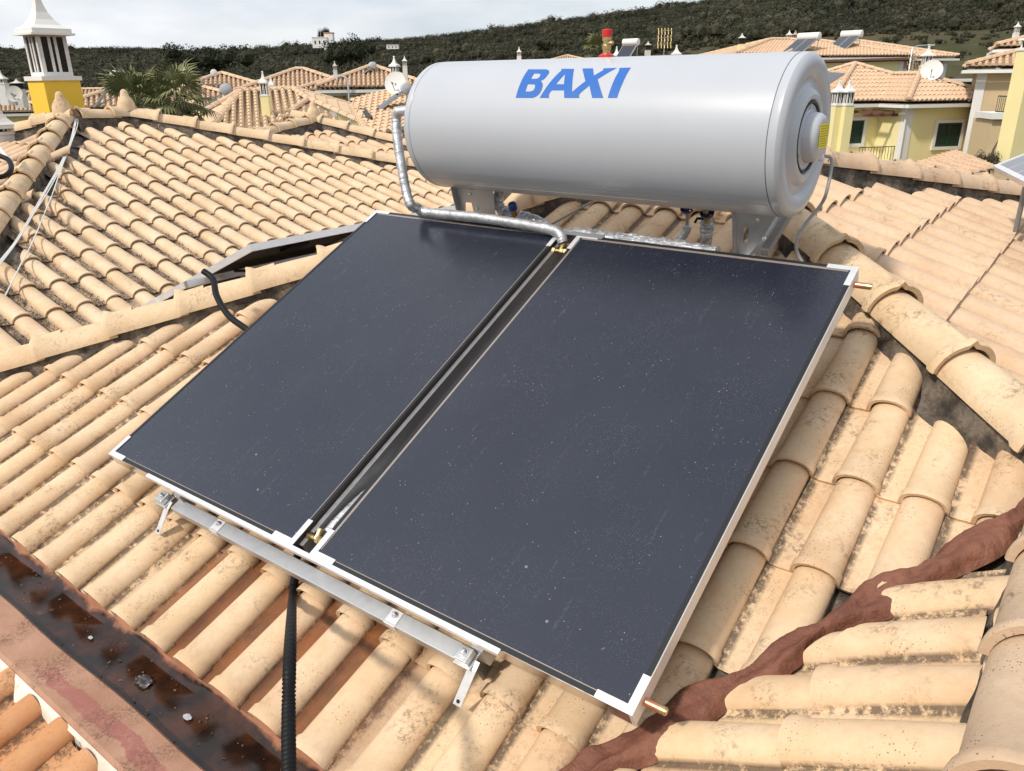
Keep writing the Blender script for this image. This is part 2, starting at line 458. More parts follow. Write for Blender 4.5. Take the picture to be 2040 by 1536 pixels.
# ------------------------------------------------------------------ roof tiles
TL_ = 0.445
def tile_bm(pitch, wide=.336, seed=0, collar=.007):
    """one barrel-and-pan roof tile in local coords: x right, y up the slope, z out"""
    rd = random.Random(seed)
    xc, hw0 = (1.0 - wide + .004) * pitch, wide * pitch
    st = [(0.0, 1.0, 1), (.006, 1.0, 1), (.030, 1.0, 1), (.040, .0, 0), (.20, 0, 0), (TL_, 0, 0)]
    vs = []; pans = []; seams = []
    bend = (rd.random() - .5) * .006
    for (y, col_, _) in st:
        k = y / TL_
        hw = hw0 * (1.0 - .10 * k) + (collar * .75 if col_ else 0)
        h = .056 * (1 - .10 * k) + (collar if col_ else 0)
        z0 = .013 * (1 - k) + bend * sin(pi * k)
        row = []
        for x, z in ((-.03 * pitch, .012), (.02 * pitch, .003), (.14 * pitch, 0.0), ((1 - 2 * wide) * .8 * pitch, .001)):
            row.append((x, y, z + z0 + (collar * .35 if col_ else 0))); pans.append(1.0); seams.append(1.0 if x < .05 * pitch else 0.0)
        n = 11
        for i in range(n):
            a = pi * (1 - i / (n - 1))
            px_ = xc + hw * cos(a); pz = h * (sin(a) ** .8 if sin(a) > 1e-6 else 0)
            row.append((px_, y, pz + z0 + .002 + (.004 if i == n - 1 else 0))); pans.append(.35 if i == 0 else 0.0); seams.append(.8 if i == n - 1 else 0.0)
        vs += row
    nr = 15
    fs = [(r * nr + i, r * nr + i + 1, (r + 1) * nr + i + 1, (r + 1) * nr + i) for r in range(len(st) - 1) for i in range(nr - 1)]
    # lip thickness: front skirt, and free right edge skirt
    b = len(vs)
    for i in range(nr):
        x, y, z = vs[i]
        if i >= 4:
            a = pi * (1 - (i - 4) / 10); x -= .013 * cos(a); z -= .013 * sin(a) if 0 < i - 4 < 10 else .004
        else: z -= .013
        vs.append((x, .004, z)); pans.append(pans[i]); seams.append(seams[i])
    fs += [(b + i, b + i + 1, i + 1, i) for i in range(nr - 1)]
    b2 = len(vs)
    for r in range(len(st)):
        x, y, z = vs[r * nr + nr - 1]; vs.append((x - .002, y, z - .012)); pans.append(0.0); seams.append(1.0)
    fs += [(b2 + r, b2 + r + 1, (r + 1) * nr + nr - 1, r * nr + nr - 1) for r in range(len(st) - 1)]
    me = bpy.data.meshes.new('roof_tile')
    me.from_pydata(vs, [], fs); me.update()
    at_ = me.attributes.new('pan', 'FLOAT', 'POINT'); at_.data.foreach_set('value', pans)
    at_ = me.attributes.new('seam', 'FLOAT', 'POINT'); at_.data.foreach_set('value', seams)
    smooth(me, R(38))
    return me
def cap_me(L_=.47, r=.105, seed=0):
    """ridge / hip cap: half barrel, wide lip at y=0 with a pointed nib"""
    vs = []; n = 21
    st = [(0, 1.12), (.012, 1.16), (.035, 1.13), (.055, 1.0), (L_ * .5, .97), (L_, .90)]
    for y, k in st:
        for i in range(n):
            a = pi * (1 - i / (n - 1)); rr = r * k
            z = rr * .92 * sin(a)
            if y < .05 and i == 10: z += .018 * (1 - y / .06)
            vs.append((rr * cos(a), y, z + .016 * (1 - y / L_)))
    fs = [(q * n + i, q * n + i + 1, (q + 1) * n + i + 1, (q + 1) * n + i) for q in range(len(st) - 1) for i in range(n - 1)]
    b = len(vs)
    for i in range(n):
        x, y, z = vs[i]; vs.append((x * .86, .004, z * .86 - (.002 if 0 < i < n - 1 else 0)))
    fs += [(b + i, b + i + 1, i + 1, i) for i in range(n - 1)]
    # inner short skin under the lip
    b2 = len(vs)
    for i in range(n):
        x, y, z = vs[i]; vs.append((x * .84, .16, z * .84))
    fs += [(b2 + i, b2 + i + 1, b + i + 1, b + i) for i in range(n - 1)]
    me = bpy.data.meshes.new('ridge_tile'); me.from_pydata(vs, [], fs); me.update(); smooth(me, R(42))
    at_ = me.attributes.new('pan', 'FLOAT', 'POINT')
    return me

def uvof(p): return (p.dot(U), p.dot(V))
class Face:
    """a tiled roof plane: origin O (world), H right when looking uphill, Up uphill"""
    def __init__(s, O, H, Up):
        s.O = O; s.H = H.normalized(); s.Up = Up.normalized(); s.N = s.H.cross(s.Up)
    def mat(s, h, d, n=0.0, rot=0.0):
        X = s.H * cos(rot) + s.Up * sin(rot); Y = s.Up * cos(rot) - s.H * sin(rot)
        p = s.O + s.H * h + s.Up * d + s.N * n
        return Matrix(((X.x, Y.x, s.N.x, p.x), (X.y, Y.y, s.N.y, p.y), (X.z, Y.z, s.N.z, p.z), (0, 0, 0, 1)))
def lay(face, pitch, step, nh, nd, cuts, mats, seed, ph=0.0, ragged=1.0):
    """lay courses of tiles; cuts: list of (nu, nv, c) keep nu*u+nv*v<=c. Returns list of (mesh, matrix, dist)"""
    rd = random.Random(seed)
    protos = []
    for k in range(4):
        me = tile_bm(pitch, .31 if seed == 5 else .336, seed=seed * 10 + k); me.materials.append(mats); protos.append(me)
    out_ = []
    for j in range(nd[0], nd[1]):
        jit = (rd.random() - .5) * .008
        for i in range(nh[0], nh[1]):
            h = ph + i * pitch; d = j * step + jit + (rd.random() - .5) * .008
            Mx = face.mat(h + (rd.random() - .5) * .005, d, (rd.random() - .5) * .003, (rd.random() - .5) * .018)
            cs = [uvof(Mx @ Vector((x, y, .03))) for x in (0, pitch) for y in (0, TL_)]
            worst = [max(a * u + b * v - c for u, v in cs) for a, b, c in cuts]
            best = [min(a * u + b * v - c for u, v in cs) for a, b, c in cuts]
            if any(q > 0 for q in best): continue
            me = protos[rd.randrange(4)]
            if any(q > 0 for q in worst):
                bm = bmesh.new(); bm.from_mesh(me)
                Mi = Mx.inverted()
                for (a, b, c), q in zip(cuts, worst):
                    if q <= 0: continue
                    nrm = U * a + V * b; co = nrm * (c / nrm.length_squared)
                    ln = (Mi.to_3x3() @ nrm).normalized()
                    rag = Vector(((rd.random() - .5) * .12, (rd.random() - .5) * .12, 0)) * ragged
                    bmesh.ops.bisect_plane(bm, geom=bm.verts[:] + bm.edges[:] + bm.faces[:], plane_co=Mi @ co + Vector((0, (rd.random() - .5) * .02, 0)), plane_no=(ln + rag).normalized(), clear_outer=True)
                if sum(f.calc_area() for f in bm.faces) < .028: bm.free(); continue
                me = bpy.data.meshes.new('roof_tile'); bm.to_mesh(me); bm.free(); me.materials.append(mats)
            out_.append((me, Mx, (Mx.translation).length))
    return out_
def place_tiles(items, root, name='roof_tile', limit=300):
    items = sorted(items, key=lambda q: q[2])
    for me, Mx, _ in items[:limit]: inst(name, me, Mx, root)
    rest = items[limit:]
    if rest:
        bm = bmesh.new()
        off = WLOC[root.name]
        for me, Mx, _ in rest:
            n0 = len(bm.verts)
            bm.from_mesh(me); bm.verts.ensure_lookup_table()
            bmesh.ops.transform(bm, matrix=Matrix.Translation(-off) @ Mx, verts=bm.verts[n0:])
        me = bpy.data.meshes.new(name); bm.to_mesh(me); bm.free()
        me.materials.append(rest[0][0].materials[0])
        o = bpy.data.objects.new(name + '_rest', me); COL.objects.link(o); o.parent = root; o['kind'] = 'stuff'
def caps(root, a, b, step=.41, mt=None, r=.105, start=0.0, seed=1, mw=.082, drop=.16):
    """hip or ridge caps laid from the low end a to the high end b (cap base line), on a mortar bed"""
    rd = random.Random(seed)
    d = (b - a); Ln = d.length; Y = d.normalized(); X = Y.cross(Z).normalized(); N = X.cross(Y)
    me = cap_me(r=r); me.materials.append(mt or M['cap'])
    k = 0; s_ = start
    while s_ < Ln - .05:
        ang = (rd.random() - .5) * .03
        X2 = X * cos(ang) + Y * sin(ang); Y2 = Y * cos(ang) - X * sin(ang)
        p = a + Y * s_ + N * (rd.random() - .5) * .006
        inst('ridge_tile', me, Matrix(((X2.x, Y2.x, N.x, p.x), (X2.y, Y2.y, N.y, p.y), (X2.z, Y2.z, N.z, p.z), (0, 0, 0, 1))), root)
        s_ += step; k += 1
    mb = MB(); n = max(8, int(Ln / .05)); vs = []
    for i in range(n + 1):
        q = a + Y * (Ln * i / n)
        for x, z in ((-mw - .028, -drop), (-mw - .006, -.05), (-mw + .004, .028), (mw - .004, .028), (mw + .006, -.05), (mw + .028, -drop)):
            vs.append(q + X * (x + (rd.random() - .5) * .012) + Z * (z + (rd.random() - .5) * .008))
    fs = [(i * 6 + k, i * 6 + k + 1, (i + 1) * 6 + k + 1, (i + 1) * 6 + k) for i in range(n) for k in range(5)]
    fs += [(0, 1, 2, 3, 4, 5), tuple(n * 6 + k for k in (5, 4, 3, 2, 1, 0))]
    mb.add(vs, fs); obj('mortar_bed', mb, M['mortar'], root, sm=R(60))
def knob(root, p, mt, s=.68):
    mb = MB(); mb.lathe([(.15 * s, -.06), (.14 * s, .02), (.105 * s, .07), (.07 * s, .10), (.062 * s, .13), (.05 * s, .155), (.025 * s, .17), (0, .174)], p, Z, 20)
    obj('peak_tile', mb, mt, root, sm=R(50))

tA, zA = math.tan(R(21)), -2.10
cA = cos(R(21)); sA = sin(R(21))
tD = .384; hipL = -6.36          # u - v on the left hip
tE, cE = .349, -1.074
tF, cF = .60, -1.163
zAp = lambda v: zA + tA * v
# crest lines in plan
def hipR_v(u): return (cE - zA - tE * u) / tA        # A/E intersection
apex_u = (cE - zA - tA * (-hipL)) / (tA + tE); apex_v = apex_u - hipL
apex = W(apex_u, apex_v, zAp(apex_v))
ur = (cE - cF) / (tF + tE); vr = hipR_v(ur); zr = cE - tE * ur     # wing ridge meets the hip
house = thing('house', W(-2, 3, -7.0), 'near cream tiled hip roof that carries the tank and the two dark collectors', 'house')
fA = Face(W(0, .975, zAp(.975) - .055), U, V * cA + Z * sA)
# distances kept clear of hip lines, measured in plan
nR = (tE, tA); cR = cE - zA          # tE*u + tA*v <= cR
lR = math.hypot(*nR)
lay_A = lay(fA, .2, .38, (-27, 3), (0, 11), [
    (-1 / 1.4142, 1 / 1.4142, -hipL / 1.4142 - .07),          # left of u-v line: keep v-u <= -hipL
    (nR[0] / lR, nR[1] / lR, cR / lR - .045),
    (1, 0, .25)], M['tileA'], 1, ph=.004)
# valley A/F : A tiles kept where A is above F
valA = ((tF, -tA), (zA - cF))        # tF*u - tA*v <= zA - cF  -> A above F
lv = math.hypot(tF, tA)
lay_A2 = []
for me, Mx, d in lay_A:
    c0 = uvof(Mx @ Vector((.1, .2, 0)))
    if (tF * c0[0] - tA * c0[1] - valA[1]) / lv < .30: lay_A2.append((me, Mx, d))
def cut_items(items, cut, seed=5):
    rd = random.Random(seed); out_ = []
    a, b, c = cut
    for me, Mx, d in items:
        cs = [uvof(Mx @ Vector((x, y, .03))) for x in (0, .2) for y in (0, TL_)]
        w_ = [a * u + b * v - c for u, v in cs]
        if min(w_) > 0: continue
        if max(w_) > 0:
            bm = bmesh.new(); bm.from_mesh(me); Mi = Mx.inverted()
            nrm = U * a + V * b; co = nrm * (c / nrm.length_squared)
            ln = (Mi.to_3x3() @ nrm).normalized()
            bmesh.ops.bisect_plane(bm, geom=bm.verts[:] + bm.edges[:] + bm.faces[:], plane_co=Mi @ co, plane_no=ln, clear_outer=True)
            if sum(f.calc_area() for f in bm.faces) < .028: bm.free(); continue
            m2 = bpy.data.meshes.new('roof_tile'); bm.to_mesh(m2); bm.free(); m2.materials.append(me.materials[0]); me = m2
        out_.append((me, Mx, d))
    return out_
lay_A2 = cut_items(lay_A2, (tF / lv, -tA / lv, valA[1] / lv - .015))
# F : faces -U (down to the left), wing in the right foreground
cF_ = cos(math.atan(tF)); sF_ = sin(math.atan(tF))
fF = Face(W(-.3, 0, cF - .3 * tF - .055), -V, U * cF_ + Z * sF_)
lay_F = lay(fF, .2, .38, (-15, -2), (-5, 2), [(-tF / lv, tA / lv, -valA[1] / lv - .03), (1, 0, ur - .04)], M['tileA'], 2, ph=.043)
# E : faces +U
cE_ = cos(math.atan(tE)); sE_ = sin(math.atan(tE))
fE = Face(W(-.455, 0, cE + .455 * tE - .055), V, -U * cE_ + Z * sE_)
ec0, ecd = (-1.55, 5.25), Vector((.47, .883)).normalized()   # crest line E/C in plan
ecn = Vector((-ecd.y, ecd.x))        # outward (left) normal: keep ecn.p <= c
ecc = ecn.x * ec0[0] + ecn.y * ec0[1]
i0 = round((vr - .17) / .26)
lay_E = lay(fE, .26, .41, (-5, i0), (-1, 5), [(-1, 0, -(ur + .03))], M['tileE'], 13, ph=.17)
lay_E += lay(fE, .26, .41, (i0, 38), (-5, 5), [(ecn.x, ecn.y, ecc - .09), (-nR[0] / lR, -nR[1] / lR, -cR / lR - .06)], M['tileE'], 3, ph=.17)
place_tiles(lay_A2 + lay_F + lay_E, house)
# hidden faces of the same roof: plain slabs under tiles seen only from elsewhere
lay_D = lay(Face(W(-5.3, 0, zA + tD * (-5.3 - hipL) - .055), -V, U * cos(math.atan(tD)) + Z * sin(math.atan(tD))), .2, .38, (-45, -5), (0, 10),
            [(1 / 1.4142, -1 / 1.4142, hipL / 1.4142 - .10), (.7071, .7071, (apex_u + apex_v) / 1.4142 - .05)], M['tileA'], 4)
off_items = sorted(lay_D, key=lambda q: q[2])
bm = bmesh.new(); off = WLOC[house.name]
for me, Mx, _ in off_items:
    n0 = len(bm.verts); bm.from_mesh(me); bm.verts.ensure_lookup_table()
    bmesh.ops.transform(bm, matrix=Matrix.Translation(-off) @ Mx, verts=bm.verts[n0:])
me = bpy.data.meshes.new('roof_tile_rest'); bm.to_mesh(me); bm.free(); me.materials.append(M['tileA'])
o = bpy.data.objects.new('far_slope_tiles', me); COL.objects.link(o); o.parent = house; o['kind'] = 'stuff'
# under-roof deck (closed planes just below the tiles) + walls
CB = .055
H_ = Vector((0, 0, CB))
pA0 = W(-6.9, .95, zAp(.95)); 
deck = MB()
def tri(mb, *ps, dz=-.075): mb.add([p + Z * dz for p in ps], [tuple(range(len(ps)))])
q_hl = W(.95 + hipL, .95, zAp(.95)); hr = W(ur, vr, zr)
vA = lambda v: W((zA - cF + tA * v) / tF, v, zAp(v))
tri(deck, W(.95 + hipL, 1.06, zAp(1.06)), vA(1.06), hr, apex)
tri(deck, vA(.97), W(ur, -1.0, zr), hr)
tri(deck, vA(.97), W(vA(.97).dot(U), -1.0, zAp(.97)), W(ur, -1.0, zr))
ecp = lambda k: W(ec0[0] + ecd.x * k, ec0[1] + ecd.y * k, cE - tE * (ec0[0] + ecd.x * k))
tri(deck, apex, hr, W(ur, -1, zr), W(1.6, -1, cE - tE * 1.6), W(1.6, 11, cE - tE * 1.6), ecp(6.3))
tri(deck, W(.95 + hipL, 1.06, zAp(.97)), apex, W(-5.3, 7.9, zA + tD * (-5.3 - hipL)), W(-5.3, 1.0, zA + tD * (-5.3 - hipL)), dz=-.09)
tri(deck, apex - Z * .1, ecp(6.3) - Z * .05, W(1.4, 11, -3.2), W(-5.3, 7.9, -3.0))
obj('roof_deck', deck, M['mortar'], house)
wl = MB(); wl.bx(-5.2, 1.35, 1.02, 10.8, -7.0, -2.02, fr=W); wl.bx(-1.4, 1.35, -1.0, 1.02, -7.0, -2.02, fr=W)
obj('wall', wl, M['yellow'], house)
# caps
up = Z * .012
caps(house, W(1.1 + hipL, 1.1, zAp(1.1)) + up, apex + up, .415, M['cap'], start=.08, seed=3)
v_lo = vr
caps(house, hr + up, apex + up, .415, M['cap'], start=.12, seed=4)
caps(house, W(ur, -.6, zr) + up, W(ur, vr - .15, zr) + up, .40, M['capE'], start=.17, seed=5, mw=.094)
caps(house, ecp(5.4) + up, ecp(-.6) + up, .41, M['capE'], start=.12, seed=6)
knob(house, apex + Z * .12, M['cap'])
# the valley seal: a lumpy ribbon of red-brown coating
mb = MB(); n = 90; rd = random.Random(9); vs = []
prof = [(-.15, .0), (-.10, .035), (-.05, .055), (0, .045), (.04, .05), (.09, .035), (.14, 0.0)]
for i in range(n + 1):
    k = i / n
    v = .78 + (vr - .62) * k; c0 = vA(v); 
    d_ = (vA(v + .01) - vA(v)).normalized(); X = d_.cross(Z).normalized()
    wA = .9 + .45 * sin(k * 23) * .35 + .35 * sin(k * 51 + 1) + (.5 if k > .93 else 0)
    wB = 1 + .4 * sin(k * 17 + 2) + .3 * sin(k * 43)
    for j, (x, z) in enumerate(prof):
        xx = x * .37 * (wB if x > 0 else wA)
        p = c0 + X * xx
        u_, v_ = uvof(p)
        base = max(zAp(v_), cF + tF * u_)
        if j in (0, 6): base -= .03
        vs.append(Vector((p.x, p.y, base - .005 + z * .62 * (1 + .25 * sin(k * 31 + j)) + .004 * rd.random())))
m_ = len(prof)
mb.add(vs, [(i * m_ + j, i * m_ + j + 1, (i + 1) * m_ + j + 1, (i + 1) * m_ + j) for i in range(n) for j in range(m_ - 1)])
seal = obj('valley_seal', mb, M['sealant'], house, sm=R(80))
sb = seal.modifiers.new('s', 'SUBSURF'); sb.levels = 2; sb.render_levels = 2
tx = bpy.data.textures.new('seal_noise', 'CLOUDS'); tx.noise_scale = .07; tx.noise_depth = 3
dm = seal.modifiers.new('d', 'DISPLACE'); dm.texture = tx; dm.strength = .025; dm.mid_level = .5; dm.texture_coords = 'GLOBAL'

# ------------------------------------------------------------------ second house: left roof (faces B and K)
tB, zB = .3057, -3.2
house2 = thing('house', W(-9, 6, -7.0), 'left tiled roof behind the collectors with white cables lying across it', 'house')
fB = Face(W(-6.46, 0, zB + tB * 6.46 - .055), V, -U * cos(math.atan(tB)) + Z * sin(math.atan(tB)))
zBp = lambda u: zB - tB * u
pk1 = (-9.28, 4.21); pk2 = (-9.32, 4.95)
def line_cut(p, q, keep, off):
    """half plane bounded by line p-q keeping the side with point keep, shrunk by off"""
    d = Vector((q[0] - p[0], q[1] - p[1])).normalized(); n_ = Vector((-d.y, d.x))
    if n_.dot(Vector(keep) - Vector(p)) > 0: n_ = -n_
    return (n_.x, n_.y, n_.dot(Vector(p)) - off)
bl = (-6.6, 2.13); br = (-6.6, 8.02)
cutsB = [line_cut(pk1, bl, (-7, 4), .10), line_cut(pk2, br, (-7, 4), .10), (-1, 0, 9.22), (1, 0, -4.95)]
lay_B = lay(fB, .21, .385, (8, 40), (-4, 9), cutsB, M['tileB'], 5, ph=.02)
caps(house2, W(bl[0], bl[1], zBp(bl[0])) + up, W(*pk1, zBp(pk1[0])) + up, .41, M['cap'], start=.30, seed=7)
caps(house2, W(br[0], br[1], zBp(br[0])) + up, W(*pk2, zBp(pk2[0])) + up, .41, M['cap'], start=.15, seed=8)
caps(house2, W(*pk1, zBp(pk1[0])) + up + V * .1, W(*pk2, zBp(pk1[0])) + up, .37, M['cap'], start=.04, seed=9)
knob(house2, W(*pk1, zBp(pk1[0]) + .13), M['cap']); knob(house2, W(*pk2, zBp(pk2[0]) + .13), M['cap'])
tK = .394; zK = -.363 - tK * 4.21
kl = (-11.2, 2.9)
lay_K = lay(Face(W(0, 1.2, zK + tK * 1.2 - .055), U, V * cos(math.atan(tK)) + Z * sin(math.atan(tK))), .2, .385, (-60, -30), (0, 9),
            [line_cut(pk1, bl, (-9, 3), .10), line_cut(pk1, kl, (-9, 3), .10), (-1, 0, 11.5)], M['tileE'], 6)
lay_K = [(q, m_, d_ if uvof(m_.translation)[1] > 2.4 else d_ + 50) for q, m_, d_ in lay_K]
place_tiles(lay_B + lay_K, house2)
caps(house2, W(kl[0], kl[1], zK + tK * kl[1]) + up, W(*pk1, zBp(pk1[0])) + up, .41, M['cap'], start=.0, seed=10)
deck = MB()
tri(deck, W(-4.9, .9, zBp(-4.9)), W(-4.9, 9.4, zBp(-4.9)), W(*pk2, zBp(pk2[0])), W(*pk1, zBp(pk1[0])))
tri(deck, W(*pk1, zBp(pk1[0])), W(-6.0, 1.66, zK + tK * 1.66), W(-6, 1, zK + tK), W(-12, 1, zK + tK), W(kl[0], kl[1], zK + tK * kl[1]))
tri(deck, W(*pk2, zBp(pk2[0])), W(-5.6, 9.0, zBp(-5.6)), W(-9, 10, -1.9), W(-10.5, 6.3, -.8))
tri(deck, W(*pk1, zBp(pk1[0])), W(*pk2, zBp(pk2[0])), W(-10.5, 6.3, -.8), W(-12, 8, -1.5), W(-12, 3, -1.5), W(kl[0], kl[1], zK + tK * kl[1]))
obj('roof_deck', deck, M['mortar'], house2)
wl = MB(); wl.bx(-11.8, -5.3, 1.3, 9.5, -7, -2.6, fr=W); obj('wall', wl, M['yellow'], house2)
# debris in the pans of face B: pine needles and grit
mb = MB(); rd = random.Random(21)
for i in range(15000):
    h = rd.uniform(1.6, 8.4); row = math.floor((h - .02) / .21); h = .02 + row * .21 + .21 * rd.uniform(.0, .30)
    d = rd.uniform(-1.4, 3.0)
    p = fB.O + fB.H * h + fB.Up * d
    u_, v_ = uvof(p)
    if any(a * u_ + b * v_ > c - .02 for a, b, c in cutsB): continue
    if math.sin(row * 2.1) * math.sin(d * 2.3 + row) < -.35: continue
    ang = rd.gauss(pi / 2, .7); l_ = rd.uniform(.010, .034)
    e = (fB.H * cos(ang) + fB.Up * sin(ang)); s_ = (fB.Up * cos(ang) - fB.H * sin(ang)) * .0026
    frac = ((d - -4 * .385) / .385) % 1
    q = p + fB.N * (.006 + .020 * (1 - frac * .85))
    mb.add([q - s_, q + s_, q + e * l_ + s_ + fB.N * rd.uniform(0, .01), q + e * l_ - s_ + fB.N * .003], [(0, 1, 2, 3)])
M['needle'] = mat('dry_needles', (.07, .045, .03), .9)
props(obj('pine_needles', mb, M['needle']), 'dry pine needles and grit caught in the pans of the left roof', 'debris', kind='stuff')

# J : further wing behind face B
zJ = -3.6
jp = (-9.93, 8.16); jl = (-9.15, 5.6); jr = (-7.9, 9.42)
house3 = thing('house', W(-9.5, 9, -7), 'small tiled wing peeking over the left roof beside the silver pipe', 'house')
fJ = Face(W(-8, 0, zJ + tB * 8 - .055), V, -U * cos(math.atan(tB)) + Z * sin(math.atan(tB)))
lay_J = lay(fJ, .21, .385, (25, 52), (-2, 7), [line_cut(jp, jl, (-8, 8), .1), line_cut(jp, jr, (-8, 8), .1), (1, 0, -7.3)], M['tileE'], 7)
place_tiles(lay_J, house3)
zJp = lambda u: zJ - tB * u
caps(house3, W(*jl, zJp(jl[0])) + up, W(*jp, zJp(jp[0])) + up, .41, M['cap'], seed=11)
caps(house3, W(-7.2, 10.0, zJp(-7.2)) + up, W(*jp, zJp(jp[0])) + up, .41, M['cap'], seed=12)
knob(house3, W(*jp, zJp(jp[0]) + .13), M['cap'])
deck = MB(); tri(deck, W(*jp, zJp(jp[0])), W(*jl, zJp(jl[0])), W(-7.2, 5.6, zJp(-7.2)), W(-7.2, 10, zJp(-7.2)))
tri(deck, W(*jp, zJp(jp[0])), W(-7.2, 10, zJp(-7.2)), W(-11, 12, -2)); tri(deck, W(*jp, zJp(jp[0])), W(-11, 12, -2), W(-12, 6, -2), W(*jl, zJp(jl[0])))
obj('roof_deck', deck, M['mortar'], house3)
wl = MB(); wl.bx(-11.5, -7.4, 9.6, 12, -7, -2.4, fr=W); obj('wall', wl, M['yellow'], house3)

# ------------------------------------------------------------------ gutter channel and parapet
mb = MB()
vs = []; n = 60
prof = [(.78, -1.90), (.80, -1.872), (.90, -1.868), (.975, -1.868), (1.0, -1.845), (1.012, -1.80), (1.08, -1.745)]
for i in range(n + 1):
    u = -6.6 + 7.2 * i / n
    for v, z in prof: vs.append(W(u, v, z + .004 * sin(i * 1.3 + v * 40)))
mb.add(vs, [(i * 7 + j, i * 7 + j + 1, (i + 1) * 7 + j + 1, (i + 1) * 7 + j) for i in range(n) for j in range(6)])
props(obj('gutter_channel', mb, M['gutter'], sm=R(40)), 'dark wet coated gutter channel between the tile ends and the pink parapet', 'gutter')
par = thing('parapet_wall', W(-2, .7, -7), 'low pinkish painted parapet wall with a ragged white plaster edge at bottom left', 'wall')
mb = MB(); vs = []; rd = random.Random(3)
for i in range(n + 1):
    u = -6.6 + 7.2 * i / n; a = .004 * sin(i * .9)
    for v, z in ((.806 + a, -2.4), (.806 + a, -1.835), (.797 + a, -1.825), (.66, -1.815), (.650, -1.825), (.650, -2.6)): vs.append(W(u, v, z))
mb.add(vs, [(i * 6 + j, i * 6 + j + 1, (i + 1) * 6 + j + 1, (i + 1) * 6 + j) for i in range(n) for j in range(5)])
obj('coping', mb, M['parapet'], par, sm=R(40))
mb = MB(); vs = []; n = 260
for i in range(n + 1):
    u = -5.5 + 5.0 * i / n
    w1 = .016 + .014 * sin(i * .21) + .010 * sin(i * .53 + 1) + .014 * rd.random()
    vs += [W(u, .652, -1.830), W(u, .640, -1.838 - .004 * rd.random()), W(u, .650 - w1 * .6, -1.862 + .006 * rd.random()), W(u, .648 - w1, -1.90), W(u, .64 - w1, -1.99)]
mb.add(vs, [(i * 5 + j, i * 5 + j + 1, (i + 1) * 5 + j + 1, (i + 1) * 5 + j) for i in range(n) for j in range(4)])
obj('plaster_edge', mb, M['ragged'], par, sm=R(60))
house4 = thing('house', W(-2.5, -.6, -7), 'bright orange tiled roof at bottom left below the ragged white plaster', 'house')
tO = .25
fO = Face(W(0, .23, -1.985 ), U, V * cos(math.atan(tO)) + Z * sin(math.atan(tO)))
lay_O = lay(fO, .185, .36, (-24, -5), (-1, 2), [(0, 1, .640)], M['tileO'], 8, ph=.03, ragged=0)
place_tiles(lay_O, house4)
deck = MB(); tri(deck, W(-5, -.3, -2.16), W(-.5, -.3, -2.16), W(-.5, .65, -1.93), W(-5, .65, -1.93), dz=-.03); obj('roof_deck', deck, M['mortar'], house4)
wl = MB(); wl.bx(-4.9, -.6, -.2, .649, -7, -2.35, fr=W); obj('wall', wl, M['yellow'], house4)
# litter in the gutter
def shard(p, s, m_, label, cat, seed, hh=.012):
    rd = random.Random(seed); mb = MB(); n = 7; vs = []
    for i in range(n):
        for j in range(n):
            a, b = i / (n - 1) * 2 - 1, j / (n - 1) * 2 - 1
            k = 1 - .25 * abs(a * b) + .12 * rd.random()
            vs.append(p + U * (a * s * k) + V * (b * s * .6 * k) + Z * (.003 + hh * rd.random() * (1 - .5 * max(abs(a), abs(b)))))
    mb.add(vs, [(i * n + j, (i + 1) * n + j, (i + 1) * n + j + 1, i * n + j + 1) for i in range(n - 1) for j in range(n - 1)])
    obj('litter', mb, m_, loc=p, label=label, cat=cat)
M['film'] = mat('clear_film', (.085, .08, .08), .22, 0, .6)
M['chip'] = mat('pale_chip', (.42, .44, .48), .5)
shard(W(-1.99, .90, -1.866), .017, M['chip'], 'small white plastic chip lying in the wet gutter near the black hose', 'litter', 1, .004)
shard(W(-2.25, .90, -1.866), .036, M['film'], 'crumpled clear plastic film lying in the dark gutter', 'litter', 2, .02)
shard(W(-2.62, .905, -1.866), .011, M['chip'], 'tiny pale scrap lying mid gutter, left of the clear film', 'litter', 3, .004)
rd = random.Random(31); mb = MB()
for i in range(170):
    c = W(rd.uniform(-4.2, -1.0), .80 + .19 * rd.random() ** .7, -1.866); s_ = rd.uniform(.0008, .0024)
    a = rd.random() * 6.28; x_, y_ = Vector((cos(a), sin(a), 0)) * s_ * rd.uniform(1, 3), Vector((-sin(a), cos(a), 0)) * s_
    mb.add([c - x_ - y_ + Z * .001, c + x_ - y_ + Z * .001, c + x_ + y_ + Z * .003, c - x_ + y_ + Z * .003], [(0, 1, 2, 3)])
M['grit'] = mat('grit', (.15, .10, .065), .9)
props(obj('gutter_grit', mb, M['grit']), 'grit and leaf crumbs scattered in the wet gutter channel', 'debris', kind='stuff')
M['inner_side'] = mat('gap_shaded_side', (.05, .045, .04), .5, .6)  # shade of the gap put into the colour of the facing casing sides
M['alu_dull'] = alu_m('dull_aluminium', (.45, .46, .48), .45)
M['alu_mirror'] = alu_m('smooth_aluminium', (.62, .60, .60), .2, 1.0, .04)
